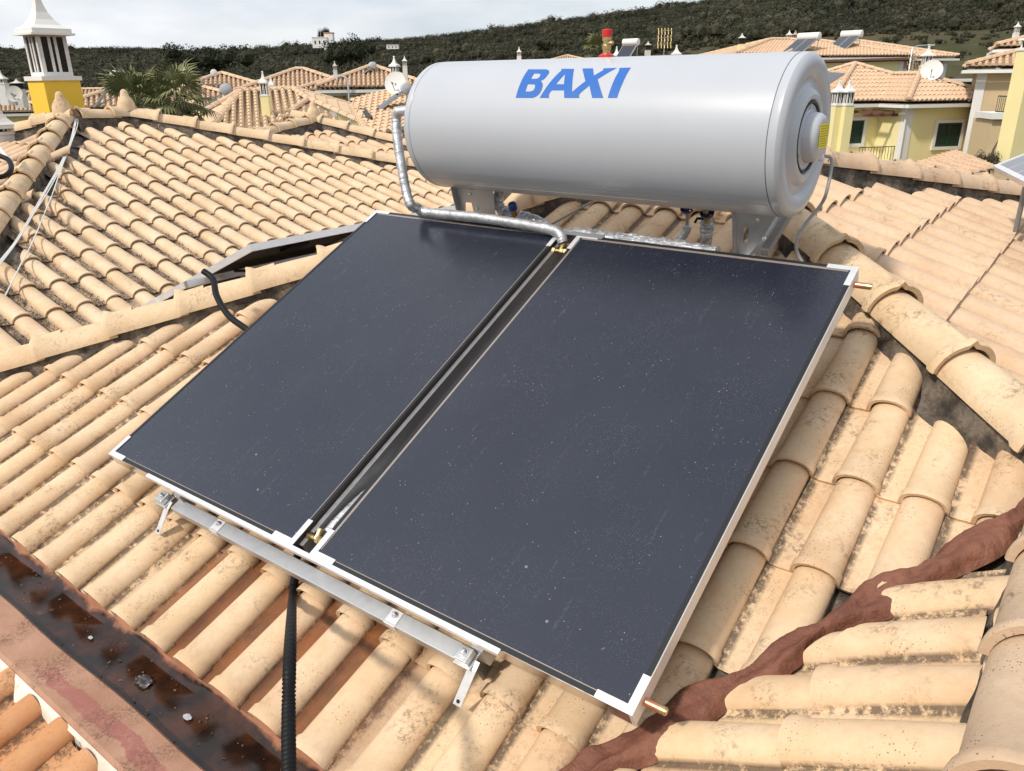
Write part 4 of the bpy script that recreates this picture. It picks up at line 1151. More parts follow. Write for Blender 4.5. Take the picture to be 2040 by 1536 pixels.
for y in (-1.25, -.55):
    mb = MB(); mb.bx(2.5, 4.8, y - .02, y + .02, -.085, -.044, fr=frm); o_ = obj('rail_bar', mb, M['alu'], rl)
    for hh in (2.9, 3.7, 4.5):
        mb = MB(); mb.bx(hh - .015, hh + .015, y - .015, y + .015, -.30, -.0855, fr=frm); obj('rail_foot', mb, M['galv_dark'], rl)
for k, (y, x0) in enumerate(((-.9, 2.7), (-.45, 2.8))):
    mb = MB(); mb.tube(bez([frm(x0 - .02, y, -.06), frm(x0 + .2, y + .1, -.11), frm(x0 + .8, y + .05, -.09), frm(x0 + 1.5, y + .1, -.10)], 8), .009, 8)
    obj('module_cable', mb, M['rubber'], sm=R(60), loc=frm(x0, y, -.1), label=('lower' if k == 0 else 'upper') + ' black cable strung beneath the solar modules behind the left hip', cat='cable')
# module at the right edge of the photo
thr = R(28); O_ = at(1978, 330, 5.9)
upr = (at(2052, 262, 6.45) - O_).normalized(); rgt = (at(2045, 364, 5.3) - O_).normalized()
nr_ = rgt.cross(upr).normalized(); upr = nr_.cross(rgt).normalized()
def frr(x, y, z): return O_ + rgt * x + upr * y + nr_ * z
t = thing('solar_module', frr(.8, .5, 0), 'solar module corner with a white frame at the right edge of the photo', 'solar panel')
for (a, b, c, d) in ((0, 1.65, 0, .03), (0, 1.65, .97, 1.0), (0, .03, .0305, .9695), (1.62, 1.65, .0305, .9695)):
    mb = MB(); mb.bx(a, b, c, d, -.04, 0, fr=frr); obj('module_frame', mb, M['alu_light'], t)
M['pv_grey'] = mat('cell_grey', (.20, .21, .24), .18)
mb = MB(); mb.bx(.0305, 1.6195, .0305, .9695, -.012, -.006, fr=frr); obj('cell_sheet', mb, M['pv_grey'], t)
for k in range(1, 10):
    mb = MB(); mb.bx(.03 + k * .159, .034 + k * .159, .031, .969, -.0058, -.0045, fr=frr); obj('cell_gap', mb, M['alu_light'], t)
for k in range(1, 6):
    mb = MB(); mb.bx(.031, 1.619, .03 + k * .157, .034 + k * .157, -.0042, -.0035, fr=frr); obj('cell_gap', mb, M['alu_light'], t)
for x in (.3, 1.3):
    for y_, l_ in ((.1, .35), (.9, .75)):
        mb = MB(); mb.tube([frr(x, y_, -.041), frr(x, y_, -.041) - Z * l_], .015, 8); obj('leg', mb, M['galv_dark'], t)

# ------------------------------------------------------------------ white cables over the left roof
def lie(pts): 
    return pts
rd = random.Random(2)
for k in range(4):
    base = [(152, 222, 10.3), (150, 250, 9.9), (140, 290, 9.3), (120, 335, 8.6), (92, 385, 7.9), (68, 425, 7.45), (35, 480, 6.9), (0, 530, 6.5), (-40, 590, 6.1)]
    pts = []
    for i, (x, y, D) in enumerate(base):
        p = at(x + (k - 1.5) * 2.2 + rd.gauss(0, 1.3) + (0 if k < 3 or i < 4 else (i - 3) * 9), y + rd.gauss(0, 1.5), 8)
        # drop the ray onto the tile crowns
        dr = p.normalized(); n_ = fB.N; O2 = fB.O + n_ * .095
        s_ = O2.dot(n_) / dr.dot(n_)
        pts.append(dr * s_)
    mb = MB(); mb.tube(bez(pts, 10), .0048, 8)
    obj('loose_cable', mb, M['whitecable'], sm=R(60), loc=pts[3], label=('leftmost white cable of the bundle over the left roof', 'middle white cable of the bundle over the left roof', 'right white cable of the bundle over the left roof')[k] if k < 3 else 'white cable that strays right of the bundle on the left roof', cat='cable', group='white cables draped over the left roof' if k < 3 else None)
a, b = at(-12, 280, 8.6), at(24, 326, 8.2)
mb = MB(); mb.tube([a, b], .016, 10); obj('white_pipe', mb, M['whitecable'], sm=R(60), loc=b, label='white plastic pipe leaning on the tiles at the far left edge', cat='pipe')
pts = [at(-30, 350, 7.6), at(4, 352, 7.6), at(22, 338, 7.7), at(16, 318, 7.9), at(-10, 308, 8.0)]
mb = MB(); mb.tube(bez(pts, 10), .02, 12); obj('black_hose', mb, M['rubber'], sm=R(60), loc=pts[1], label='thick black hose loop at the far left edge below the white pipe', cat='hose')
# ------------------------------------------------------------------ terrain
def hterr(x, y):
    D = math.hypot(x, y); az = math.degrees(math.atan2(x, y))
    # hill profile: elevation angle of the skyline by azimuth
    k = min(1, max(0, (az + 19) / 40)); k = k * k * (3 - 2 * k)
    top = 17 + 24 * k                        # height of the far ridge at 520 m
    t = min(1, max(0, (D - 75) / 445)); 
    z = -7.5 + 4.5 * min(1, max(0, (D - 75) / 60)) * (.6 + .4 * k)
    z += (top + 3) * (t ** (1.25 - .35 * k))
    z += (1.2 * sin(x * .021 + 1) * cos(y * .017) + .8 * sin(x * .05) * sin(y * .043)) * min(1, max(0, (D - 90) / 120))
    if D > 520: z -= (D - 520) * .10
    return z
mb = MB(); vs = []; rad = [0, 12, 25, 40, 55, 70, 80, 90, 100, 112, 125, 140, 160, 185, 215, 250, 290, 335, 385, 440, 490, 520, 560, 640, 900, 2500]
NA = 144
for r_ in rad:
    for k in range(NA):
        a = 2 * pi * k / NA; x, y = r_ * sin(a), r_ * cos(a); vs.append((x, y, hterr(x, y) if r_ < 900 else -40))
mb.add(vs, [(i * NA + k, i * NA + (k + 1) % NA, (i + 1) * NA + (k + 1) % NA, (i + 1) * NA + k) for i in range(len(rad) - 1) for k in range(NA)])
m = mat('ground', (.06, .065, .03), .95, spec=.1); t = NT(m); p = t.pos()
c = t.mix(t.ramp(t.noise(.035, 5, .6, p), .42, .58), (.055, .062, .024), (.115, .095, .055))
c = t.mix(t.ramp(t.noise(.5, 5, .7, p), .35, .7, 0, .6), c, (.05, .048, .026))
t.col(c); t.bump(t.noise(.8, 5, .7, p), .8, .6)
props(obj('ground', mb, m, sm=pi), kind='structure')

# ------------------------------------------------------------------ vegetation
def crown_mesh(name, seed, n, size, m_, squash=.8, lumps=9, inner=.6):
    rd = random.Random(seed)
    cs = [(Vector((rd.gauss(0, .42), rd.gauss(0, .42), rd.uniform(.25, .8) * squash)), rd.uniform(.26, .46)) for _ in range(lumps)]
    vs = []; fs = []
    for i in range(n):
        c, r_ = cs[rd.randrange(lumps)]
        d = Vector((rd.gauss(0, 1), rd.gauss(0, 1), rd.gauss(.25, 1))).normalized()
        p = c + d * r_ * rd.uniform(.72, 1.05)
        nrm = (d + Vector((rd.gauss(0, .5), rd.gauss(0, .5), rd.gauss(0, .5)))).normalized()
        a = nrm.orthogonal().normalized(); b = nrm.cross(a); s_ = size * rd.uniform(.6, 1.3); ph = rd.random() * 6.28
        a, b = a * cos(ph) + b * sin(ph), b * cos(ph) - a * sin(ph)
        k = len(vs); vs += [p - a * s_, p + b * s_ * .6, p + a * s_, p - b * s_ * .6]; fs.append((k, k + 1, k + 2, k + 3))
    for c, r_ in cs:      # inner mass of each clump
        bm = bmesh.new(); bmesh.ops.create_icosphere(bm, subdivisions=1, radius=r_ * inner)
        k = len(vs); vs += [v.co + c for v in bm.verts]; fs += [tuple(v.index + k for v in f.verts) for f in bm.faces]; bm.free()
    me = bpy.data.meshes.new(name); me.from_pydata([tuple(v) for v in vs], [], fs); me.update(); me.materials.append(m_)
    return me
crowns = [crown_mesh('crown', 50 + i, 800, .042, M['leaf'] if i < 4 else M['leaf_dark'], .75 + .1 * (i % 3)) for i in range(6)]
def scatter(name, pts, meshes, label, cat):
    """pts: (x, y, z, scale, rot, which)"""
    col = bpy.data.collections.new(name + '_kinds')
    for i, me in enumerate(meshes):
        o_ = bpy.data.objects.new('crown_kind_%02d' % i, me); col.objects.link(o_)
    me = bpy.data.meshes.new(name); me.from_pydata([q[:3] for q in pts], [], []); me.update()
    for nm, ty, vals in (('sc', 'FLOAT', [q[3] for q in pts]), ('ro', 'FLOAT', [q[4] for q in pts]), ('wh', 'INT', [q[5] for q in pts])):
        a_ = me.attributes.new(nm, ty, 'POINT'); a_.data.foreach_set('value', vals)
    ob = bpy.data.objects.new(name, me); COL.objects.link(ob)
    g = bpy.data.node_groups.new(name + '_scatter', 'GeometryNodeTree')
    g.interface.new_socket('Geometry', in_out='INPUT', socket_type='NodeSocketGeometry'); g.interface.new_socket('Geometry', in_out='OUTPUT', socket_type='NodeSocketGeometry')
    gi = g.nodes.new('NodeGroupInput'); go = g.nodes.new('NodeGroupOutput'); ip = g.nodes.new('GeometryNodeInstanceOnPoints')
    ci = g.nodes.new('GeometryNodeCollectionInfo'); ci.inputs['Collection'].default_value = col; ci.inputs['Separate Children'].default_value = True; ci.inputs['Reset Children'].default_value = True
    def na(nm, ty):
        x = g.nodes.new('GeometryNodeInputNamedAttribute'); x.data_type = ty; x.inputs[0].default_value = nm; return x.outputs[0]
    ip.inputs['Pick Instance'].default_value = True
    cx = g.nodes.new('ShaderNodeCombineXYZ'); rv = g.nodes.new('ShaderNodeCombineXYZ')
    g.links.new(gi.outputs[0], ip.inputs['Points']); g.links.new(ci.outputs[0], ip.inputs['Instance'])
    g.links.new(na('wh', 'INT'), ip.inputs['Instance Index'])
    s1 = na('sc', 'FLOAT')
    for k in range(3): g.links.new(s1, cx.inputs[k])
    g.links.new(cx.outputs[0], ip.inputs['Scale']); g.links.new(na('ro', 'FLOAT'), rv.inputs[2]); g.links.new(rv.outputs[0], ip.inputs['Rotation'])
    g.links.new(ip.outputs[0], go.inputs[0])
    md = ob.modifiers.new('scatter', 'NODES'); md.node_group = g
    return props(ob, label, cat, kind='stuff')
rd = random.Random(77); pts = []
FIELD = []
from mathutils import noise as mn
for i in range(42000):
    az = R(rd.uniform(-44, 46)); D = 88 + 445 * rd.random() ** .62
    x, y = D * sin(az), D * cos(az)
    f_ = mn.noise(Vector((x * .011, y * .011, 3.0)))
    azd = math.degrees(az)
    # open grassy fields
    if 105 < D < 160 and (azd > 1) and (f_ > -.25 or rd.random() < .7):
        if rd.random() < .5: pts.append((x, y, hterr(x, y) - .1, rd.uniform(.35, .9), rd.uniform(0, 6.28), rd.choice((0, 1, 2, 3))))
        continue
    if azd > 22 and 160 < D < 250 and rd.random() < .75: continue
    if 110 < D < 150 and azd < -10 and f_ > .05: continue
    if D < 105 and rd.random() < .6: continue
    if azd > 12 and 250 < D < 420 and f_ > .25 and rd.random() < .8: continue
    s_ = rd.uniform(1.0, 2.7) * (1 + .5 * (f_ + .3)) * (.75 + D / 800)
    if rd.random() < .05: s_ *= 1.8
    pts.append((x, y, hterr(x, y) - .25 * s_, s_, rd.uniform(0, 6.28), rd.choice((0, 1, 2, 3, 0, 1, 2, 3, 4, 5))))
for i in range(1100):       # skyline trees
    az = R(rd.uniform(-44, 46)); D = rd.uniform(500, 525); x, y = D * sin(az), D * cos(az); s_ = rd.uniform(2.6, 5.2)
    pts.append((x, y, hterr(x, y) - .2 * s_, s_, rd.uniform(0, 6.28), rd.choice((0, 1, 4, 5))))
scatter('hillside_wood', pts, crowns, 'dark scrub and woodland covering the hills behind the houses', 'woodland')
def tree(px, py_base, D, h, wd, label, dark=True, group='single trees between houses and hillside', zb=None):
    b = at(px, py_base, D); 
    t = thing('tree', b, label, 'tree', group)
    me = crown_mesh('crown', int(px), 3000, .036, M['leaf_dark'] if dark else M['leaf'], .7, 14, .55)
    o_ = bpy.data.objects.new('crown', me); COL.objects.link(o_); o_.parent = t; o_.location = (0, 0, h * .35 if h > 1.5 else -.35); o_.scale = (wd * .62, wd * .62, h * .72)
    mb = MB(); mb.tube([b - Z * 2.0, b + Z * h * .3, b + Vector((.1 * h, 0, h * .6))], [h * .05, h * .035, h * .015], 8); obj('trunk', mb, M['bark'], t, sm=R(60))
tree(428, 178, 105, 5.2, 6.8, 'large round dark pine left of centre, below the wooded skyline')
tree(700, 160, 85, 4.2, 4.6, 'dark bushy tree between the slender white chimney and the peaked tiled roof', True)
tree(1085, 118, 120, 3.0, 3.6, 'round green tree just above the tank near the white chimney top', False)
tree(648, 90, 480, 9, 5, 'thin dark tree on the skyline beside the white hill house', True)
tree(1975, 318, 30, 1.0, .75, 'leafy green bush at the foot of the tan house, far right', False)

# ------------------------------------------------------------------ palms
def palm(px, py_top, D, zg, cr, label, seed, n_fr=30):
    top = at(px, py_top, D); rd = random.Random(seed)
    t = thing('palm_tree', Vector((top.x, top.y, zg)), label, 'palm tree', 'palms behind the left roof')
    mb = MB(); n = 14; mb.tube([Vector((top.x + .1 * sin(i), top.y, zg + (top.z - zg) * i / n)) for i in range(n + 1)], [.22 + .03 * (i % 2) for i in range(n + 1)], 10)
    obj('trunk', mb, M['bark'], t, sm=R(40))
    protos = []
    for v_ in range(4):
        mb = MB(); L_ = cr
        droop = (.05, .2, .45, .8)[v_]
        def rp(s): return Vector((s * L_ * (1 - .12 * droop * s), 0, .30 * L_ * s - droop * .7 * L_ * s * s))
        mb.tube([rp(i / 8 * .62) for i in range(9)], [.014 * L_] * 9, 5)
        base = rp(.6); fwd = (rp(.66) - rp(.6)).normalized(); side = Vector((0, 1, 0)); up_ = fwd.cross(side) * -1
        for i in range(19):
            th = (i - 9) / 9 * 1.9; l_ = L_ * .62 * (1 - .25 * abs(th) / 1.9) * rd.uniform(.85, 1.08)
            d = fwd * cos(th) + side * sin(th) + up_ * .18 * abs(sin(th)) ; d.normalize(); w_ = d.cross(up_).normalized() * .030 * L_
            mid = base + d * l_ * .62; tip = base + d * l_ + Z * -l_ * rd.uniform(.1, .45)
            mb.add([base, mid - w_, tip, mid + w_], [(0, 1, 3), (1, 2, 3)])
        me = mb.mesh('frond'); me.materials.append(M['palm']); protos.append(me)
    for k in range(n_fr):
        a = k * 2.399; e = rd.uniform(-.75, 1.05) if k > 6 else rd.uniform(.8, 1.3)
        v_ = min(3, max(0, int((1.0 - e) * 2.0)))
        Mx = Matrix.Translation(top) @ Matrix.Rotation(a, 4, 'Z') @ Matrix.Rotation(-e * .8, 4, 'Y') @ Matrix.Scale(rd.uniform(.8, 1.1), 4)
        inst('frond', protos[v_], Mx, t)
palm(272, 212, 26, -7, 1.05, 'left one of two palms behind the left roof ridge', 1)
palm(358, 205, 25, -7, 1.0, 'right one of two palms behind the left roof ridge, beside the grey tank end', 2)
palm(312, 232, 30, -7, .9, 'smaller palm low between the two large palm crowns', 3)
palm(1192, 104, 70, -4, 1.6, 'palm crown just above the tank, behind the red valve cap', 4)

# ------------------------------------------------------------------ distant tiled houses
def hip_house(name, c, rot, Wd, Ld, zr, slope, label, wall='yellow', zg=-7.5, pitch=.23, course=.40, wallh=None, group=None, tiles='tileE', cat='house', over=.45, fascia=True):
    """c: plan centre; Wd along local x, Ld along local y (ridge runs along the longer); zr ridge height"""
    t = thing(name, Vector((c[0], c[1], zg)), label, cat, group)
    ca, sa = cos(rot), sin(rot)
    def fr_(x, y, z): return Vector((c[0] + x * ca - y * sa, c[1] + x * sa + y * ca, z))
    hx, hy = Wd / 2, Ld / 2; run = min(hx, hy); ze = zr - run * math.tan(slope)
    rd = random.Random(int(abs(c[0]) * 10))
    # faces : (eave corner a, eave corner b, inward dir)
    defs = [((-hx, -hy), (hx, -hy)), ((hx, -hy), (hx, hy)), ((hx, hy), (-hx, hy)), ((-hx, hy), (-hx, -hy))]
    cs_ = cos(slope); tn = math.tan(slope)
    mb = MB(); dk = MB()
    for (ax, ay), (bx_, by) in defs:
        Ln = math.hypot(bx_ - ax, by - ay); ex, ey = (bx_ - ax) / Ln, (by - ay) / Ln; ix, iy = -ey, ex
        nC = int(Ln / pitch); off = (Ln - nC * pitch) / 2
        def pt(h, d, n_): # d horizontal run
            return fr_(ax + ex * h + ix * (d - n_ * sin(slope)), ay + ey * h + iy * (d - n_ * sin(slope)), ze + d * tn + n_ * cs_)
        dk.add([pt(0, 0, 0), pt(Ln, 0, 0), pt(Ln - run, run, 0), pt(run, run, 0)], [(0, 1, 2, 3)])
        # only tile faces that could be seen from the near roofs
        mid = fr_((ax + bx_) / 2, (ay + by) / 2, 0); nx, ny = -(ix * ca - iy * sa), -(ix * sa + iy * ca)
        if nx * -mid.x + ny * -mid.y < -.2 * mid.length and zr < 1.0: continue
        for i in range(nC):
            h = off + (i + .5) * pitch; lim = min(h, Ln - h, run) 
            if lim < .1: continue
            r_ = pitch * .30; k = int(math.ceil(lim / (course * cs_)))
            for q in range(k):
                d0 = q * course * cs_; d1 = min(lim, d0 + course * cs_ * 1.04)
                jz = rd.uniform(-.004, .004)
                ring = []
                for dd, rr, up_ in ((d0, r_ * 1.12, .045 + jz), (d1, r_ * .92, .022 + jz)):
                    ring += [pt(h + rr * x, dd, up_ + rr * z) for x, z in ((-1.05, -.25), (-.72, .62), (0, .98), (.72, .62), (1.05, -.25))]
                mb.add(ring, [(j, j + 1, 5 + j + 1, 5 + j) for j in range(4)] + [(0, 4, 3, 2, 1)])
    o_ = obj('roof_tile', mb, M[tiles], t, sm=R(50)); o_['kind'] = 'stuff'
    obj('roof', dk, M['tile_under'], t)
    cpb = MB()
    ridge = [(-(hx - run), 0), (hx - run, 0)] if hx >= hy else [(0, -(hy - run)), (0, hy - run)]
    ends = {(-hx, -hy): ridge[0], (hx, hy): ridge[1]}
    ends[(hx, -hy)] = ridge[1] if hx >= hy else ridge[0]; ends[(-hx, hy)] = ridge[0] if hx >= hy else ridge[1]
    def capline(p, q):
        d = q - p; n_ = max(1, int(d.length / .42)); Y = d.normalized(); X = Y.cross(Z).normalized(); N = X.cross(Y)
        for i in range(n_):
            a_ = p + d * (i / n_); b_ = p + d * ((i + 1.06) / n_)
            ring = []
            for o2, rr in ((a_, .125), (b_, .105)):
                ring += [o2 + X * (rr * cos(R(g))) + N * (rr * .95 * sin(R(g)) + .03) for g in (180, 140, 90, 40, 0)]
            cpb.add(ring, [(j, j + 1, 6 + j, 5 + j) for j in range(4)] + [(0, 4, 3, 2, 1)])
    for (x, y), (x2, y2) in ends.items(): capline(fr_(x, y, ze + .05), fr_(x2, y2, zr + .05))
    if ridge[0] != ridge[1]: capline(fr_(*ridge[0], zr + .05), fr_(*ridge[1], zr + .05))
    o_ = obj('ridge_tile', cpb, M[tiles], t, sm=R(50)); o_['kind'] = 'stuff'
    ov = over; zt = ze - .10
    mb = MB(); mb.bx(-hx + ov, hx - ov, -hy + ov, hy - ov, zg, zt - .005, fr=fr_); obj('wall', mb, M[wall], t)
    if fascia:
        g = .07
        for k, (x0, x1, y0, y1) in enumerate(((-hx - .02, hx + .02, -hy - .10, -hy + g), (-hx - .02, hx + .02, hy - g, hy + .10), (-hx - .10, -hx + g, -hy + g + .003, hy - g - .003), (hx - g, hx + .10, -hy + g + .003, hy - g - .003))):
            mb = MB(); mb.bx(x0, x1, y0, y1, zt - .14, zt - .02 + (0 if k < 2 else -.004), fr=fr_); obj('eave_gutter', mb, M['white'], t)
        mb = MB(); mb.bx(-hx + g, hx - g, -hy + g, hy - g, zt - .006, zt, fr=fr_); obj('soffit', mb, M['white'], t)
        pw = .30
        for sx in (-1, 1):
            for sy in (-1, 1):
                x, y = sx * (hx - ov), sy * (hy - ov)
                mb = MB(); mb.bx(min(x + .025 * sx, x - pw * sx), max(x + .025 * sx, x - pw * sx), min(y + .025 * sy, y - pw * sy), max(y + .025 * sy, y - pw * sy), zg, zt - .15, fr=fr_); obj('corner_pilaster', mb, M['white'], t)
    return t, fr_, ze
M['tile_under'] = mat('under_tile', (.30, .20, .12), .9)
def louvre_window(root, fr_, face, pos, z0, wd, h, leaves=2, shut='green'):
    """face: ('x'|'y', coordinate, outward sign); pos: centre along the wall"""
    ax_, co, sg = face
    def F_(a, b, c_):   # a along wall, b outward, c up
        return fr_(co + sg * b, a, c_) if ax_ == 'x' else fr_(a, co + sg * b, c_)
    t_ = .13
    mb = MB(); mb.bx(pos - wd / 2, pos + wd / 2, .002, .012, z0, z0 + h, fr=F_); wdw = obj('window', mb, M['dark'], root)
    for (a, b, c_, d) in ((pos - wd / 2 - t_, pos + wd / 2 + t_, z0 - t_, z0), (pos - wd / 2 - t_, pos + wd / 2 + t_, z0 + h, z0 + h + t_), (pos - wd / 2 - t_, pos - wd / 2, z0 + .002, z0 + h - .002), (pos + wd / 2, pos + wd / 2 + t_, z0 + .002, z0 + h - .002)):
        mb = MB(); mb.bx(a, b, .003, .07, c_, d, fr=F_); obj('frame', mb, M['white'], wdw)
    lw = wd / leaves
    for i in range(leaves):
        x0 = pos - wd / 2 + i * lw + .01; x1 = x0 + lw - .02
        mb = MB()
        for (a, b, c_, d) in ((x0, x1, z0 + .01, z0 + .07), (x0, x1, z0 + h - .07, z0 + h - .01), (x0, x0 + .06, z0 + .072, z0 + h - .072), (x1 - .06, x1, z0 + .072, z0 + h - .072)): mb.bx(a, b, .015, .05, c_, d, fr=F_)
        obj('shutter', mb, M[shut], wdw)
        mb = MB(); n_ = int((h - .16) / .065)
        for k in range(n_):
            zz = z0 + .08 + k * .065
            mb.add([F_(x0 + .062, .042, zz), F_(x1 - .062, .042, zz), F_(x1 - .062, .020, zz + .052), F_(x0 + .062, .020, zz + .052)], [(0, 1, 2, 3)])
        sl = obj('slat', mb, M[shut], wdw); sl['kind'] = 'stuff'
    return wdw
def box_at(root, nm, fr_, c, m_, par=None):
    mb = MB(); mb.bx(*c, fr=fr_); return obj(nm, mb, m_, par or root)
def chimney(base, s, hb, hc, label, rot=AZ, body='yellow', cage='white', capm='white', root=None, soot=False, tall=1.0, hcap=None):
    """Algarve chimney: rendered shaft, slotted cage, flared pyramid cap. base: bottom centre; s shaft width; hb shaft height; hc cage height"""
    t = thing('chimney', base, label, 'chimney') if root is None else root
    ca, sa = cos(-rot), sin(-rot)
    def fr_(x, y, z): return Vector((base[0] + x * ca - y * sa, base[1] + x * sa + y * ca, base[2] + z))
    h = s / 2
    sh = MB(); sh.bx(-h, h, -h, h, 0, hb, fr=fr_)
    shaft = obj('chimney' if root else 'shaft', sh, M[body], t)
    pr = shaft if root else t
    band = .06 * s / .5
    g = h * .80
    zc = hb + band
    nS = 3; 
    mb = MB(); mb.bx(-h * 1.10, h * 1.10, -h * 1.10, h * 1.10, hb + .001, zc, fr=fr_); obj('band', mb, M[cage], pr)
    mb = MB(); mb.bx(-g * .93, g * .93, -g * .93, g * .93, zc - .01, zc + hc, fr=fr_); obj('core', mb, M['soot'], pr)
    # cage posts: corners and mullions between four slots a side, solid below and above
    cg = MB(); q0, q1 = zc + .001, zc + hc * .10; q2, q3 = zc + hc * .96, zc + hc
    for (a_, b_) in ((q0, q1), (q2, q3)):
        cg.bx(-g, g, -g, -g * .90, a_, b_, fr=fr_); cg.bx(-g, g, g * .90, g, a_, b_, fr=fr_); cg.bx(-g, -g * .90, -g * .899, g * .899, a_, b_, fr=fr_); cg.bx(g * .90, g, -g * .899, g * .899, a_, b_, fr=fr_)
    cp = .20 * g; n_ = 4
    xs = [-g + cp + (2 * g - 2 * cp) * (i + .5) / 3 for i in range(3)]
    mw = (2 * g - 2 * cp) / 3 * .36
    posts = [(-g, -g + cp * 1.3), (g - cp * 1.3, g)] + [(-g + (2 * g) * f_ - mw / 2, -g + 2 * g * f_ + mw / 2) for f_ in (.40, .60)]
    for (a_, b_) in posts:
        cg.bx(a_, b_, -g, -g * .90, q1 + .001, q2 - .001, fr=fr_); cg.bx(a_, b_, g * .90, g, q1 + .001, q2 - .001, fr=fr_)
        aa, bb = max(a_, -g * .899), min(b_, g * .899)
        cg.bx(-g, -g * .90, aa, bb, q1 + .001, q2 - .001, fr=fr_); cg.bx(g * .90, g, aa, bb, q1 + .001, q2 - .001, fr=fr_)
    obj('slotted_cage', cg, M['soot_cage'] if soot else M[cage], pr)
    z0 = zc + hc; e = h * 1.17
    prof = [(e, .0), (e, .045), (e * .90, .05), (e * .90, .14), (e * .62, .22), (e * .42, .34), (e * .26, .50), (e * .16, .68), (e * .13, .80), (e * .17, .83), (e * .17, .88), (e * .08, .92), (.001, .95)]
    k_ = (hcap / .855) if hcap else s / .5 * tall
    mb = MB(); vs = []
    for r_, z in prof:
        for (x, y) in ((-1, -1), (1, -1), (1, 1), (-1, 1)): vs.append(fr_(x * r_, y * r_, z0 + z * k_ * .9))
    fs = [(i * 4 + j, i * 4 + (j + 1) % 4, (i + 1) * 4 + (j + 1) % 4, (i + 1) * 4 + j) for i in range(len(prof) - 1) for j in range(4)] + [(3, 2, 1, 0)]
    mb.add(vs, fs); obj('cap', mb, M[capm], pr)
    return t
m = mat('sooty_cage', (.74, .73, .70), .85); t = NT(m)
gz = t.n('ShaderNodeSeparateXYZ'); t.l(t.pos(), gz.inputs[0])
k_ = t.ramp(t.math('ADD', gz.outputs[2], t.math('MULTIPLY', t.noise(7, 4, .6, t.pos()), .5)), .42, .85, 0, .75)
t.col(t.mix(k_, (.74, .73, .70), (.10, .095, .09))); M['soot_cage'] = m
def dish(p, r, az_, label, m_='white'):
    t = thing('satellite_dish', p, label, 'satellite dish')
    A = Vector((sin(az_), cos(az_), .35)).normalized()
    mb = MB(); mb.lathe([(.001, -.12 * r), (.35 * r, -.10 * r), (.7 * r, -.04 * r), (r, .05 * r), (r * 1.01, .055 * r), (r, .04 * r), (.7 * r, -.05 * r), (.001, -.14 * r)], p, A, 28); obj('reflector', mb, M[m_], t, sm=R(60))
    dn = (A.cross(Z).cross(A)).normalized() * -1
    mb = MB(); e = p + A * .75 * r + Z * -.25 * r; mb.tube([p - Z * .9 * r, p - Z * .6 * r + A * .3 * r, e], .025 * r + .006, 6); obj('arm', mb, M['galv'], t)
    mb = MB(); mb.tube([e - A * .05, e + A * .06], .05 * r + .01, 8); obj('receiver', mb, M['cable'], t)
    mb = MB(); mb.tube([p - A * .1 * r, p - A * .2 * r - Z * 1.3 * r], .03, 8); obj('mast', mb, M['galv'], t)
def heater(p, az_, label, k=1.0, end='galv', tilt=R(32), front=True, dark=True, tw=1.6, group='solar water heaters on the far roofs'):
    """thermosiphon heater: p = centre of the tank; az_ = direction it faces (down slope)"""
    t = thing('solar_water_heater', p, label, 'solar water heater', group)
    f_ = Vector((sin(az_), cos(az_), 0)); x_ = Vector((cos(az_), -sin(az_), 0)) ; dn = f_ * cos(tilt) - Z * sin(tilt); nn = (f_ * sin(tilt) + Z * cos(tilt))
    def fr_(x, y, z): return p + x_ * x * k + dn * y * k + nn * z * k
    mb = MB(); mb.lathe([(.001, -tw / 2 - .05), (.17, -tw / 2 - .04), (.25, -tw / 2), (.25, tw / 2), (.17, tw / 2 + .04), (.001, tw / 2 + .05)], p, x_, 24) if k == 1 else mb.lathe([(.001, (-tw / 2 - .05) * k), (.17 * k, (-tw / 2 - .04) * k), (.25 * k, -tw / 2 * k), (.25 * k, tw / 2 * k), (.17 * k, (tw / 2 + .04) * k), (.001, (tw / 2 + .05) * k)], p, x_, 24)
    obj('tank_body', mb, M['tank'] if end == 'galv' else M['white'], t, sm=R(35))
    n_ = 2 if tw > 1.3 else 1; wq = tw / n_
    for i in range(n_):
        x0 = -tw / 2 + i * wq
        mb = MB(); mb.bx(x0, x0 + wq - .04, .30, 2.25, -.10, -.02, fr=fr_); cs = obj('collector_box', mb, M['galv'], t)
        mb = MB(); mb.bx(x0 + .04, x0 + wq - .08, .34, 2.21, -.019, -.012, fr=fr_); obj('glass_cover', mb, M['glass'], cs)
    for x in (-tw / 2 + .15, tw / 2 - .15):
        mb = MB(); mb.tube([fr_(x, -.1, -.2), fr_(x, .0, -.15) - Z * .9 * k], .025 * k, 6); mb.tube([fr_(x, 2.2, -.11), fr_(x, 0, -.15) - Z * .9 * k], .02 * k, 6); obj('stand', mb, M['galv'], t)


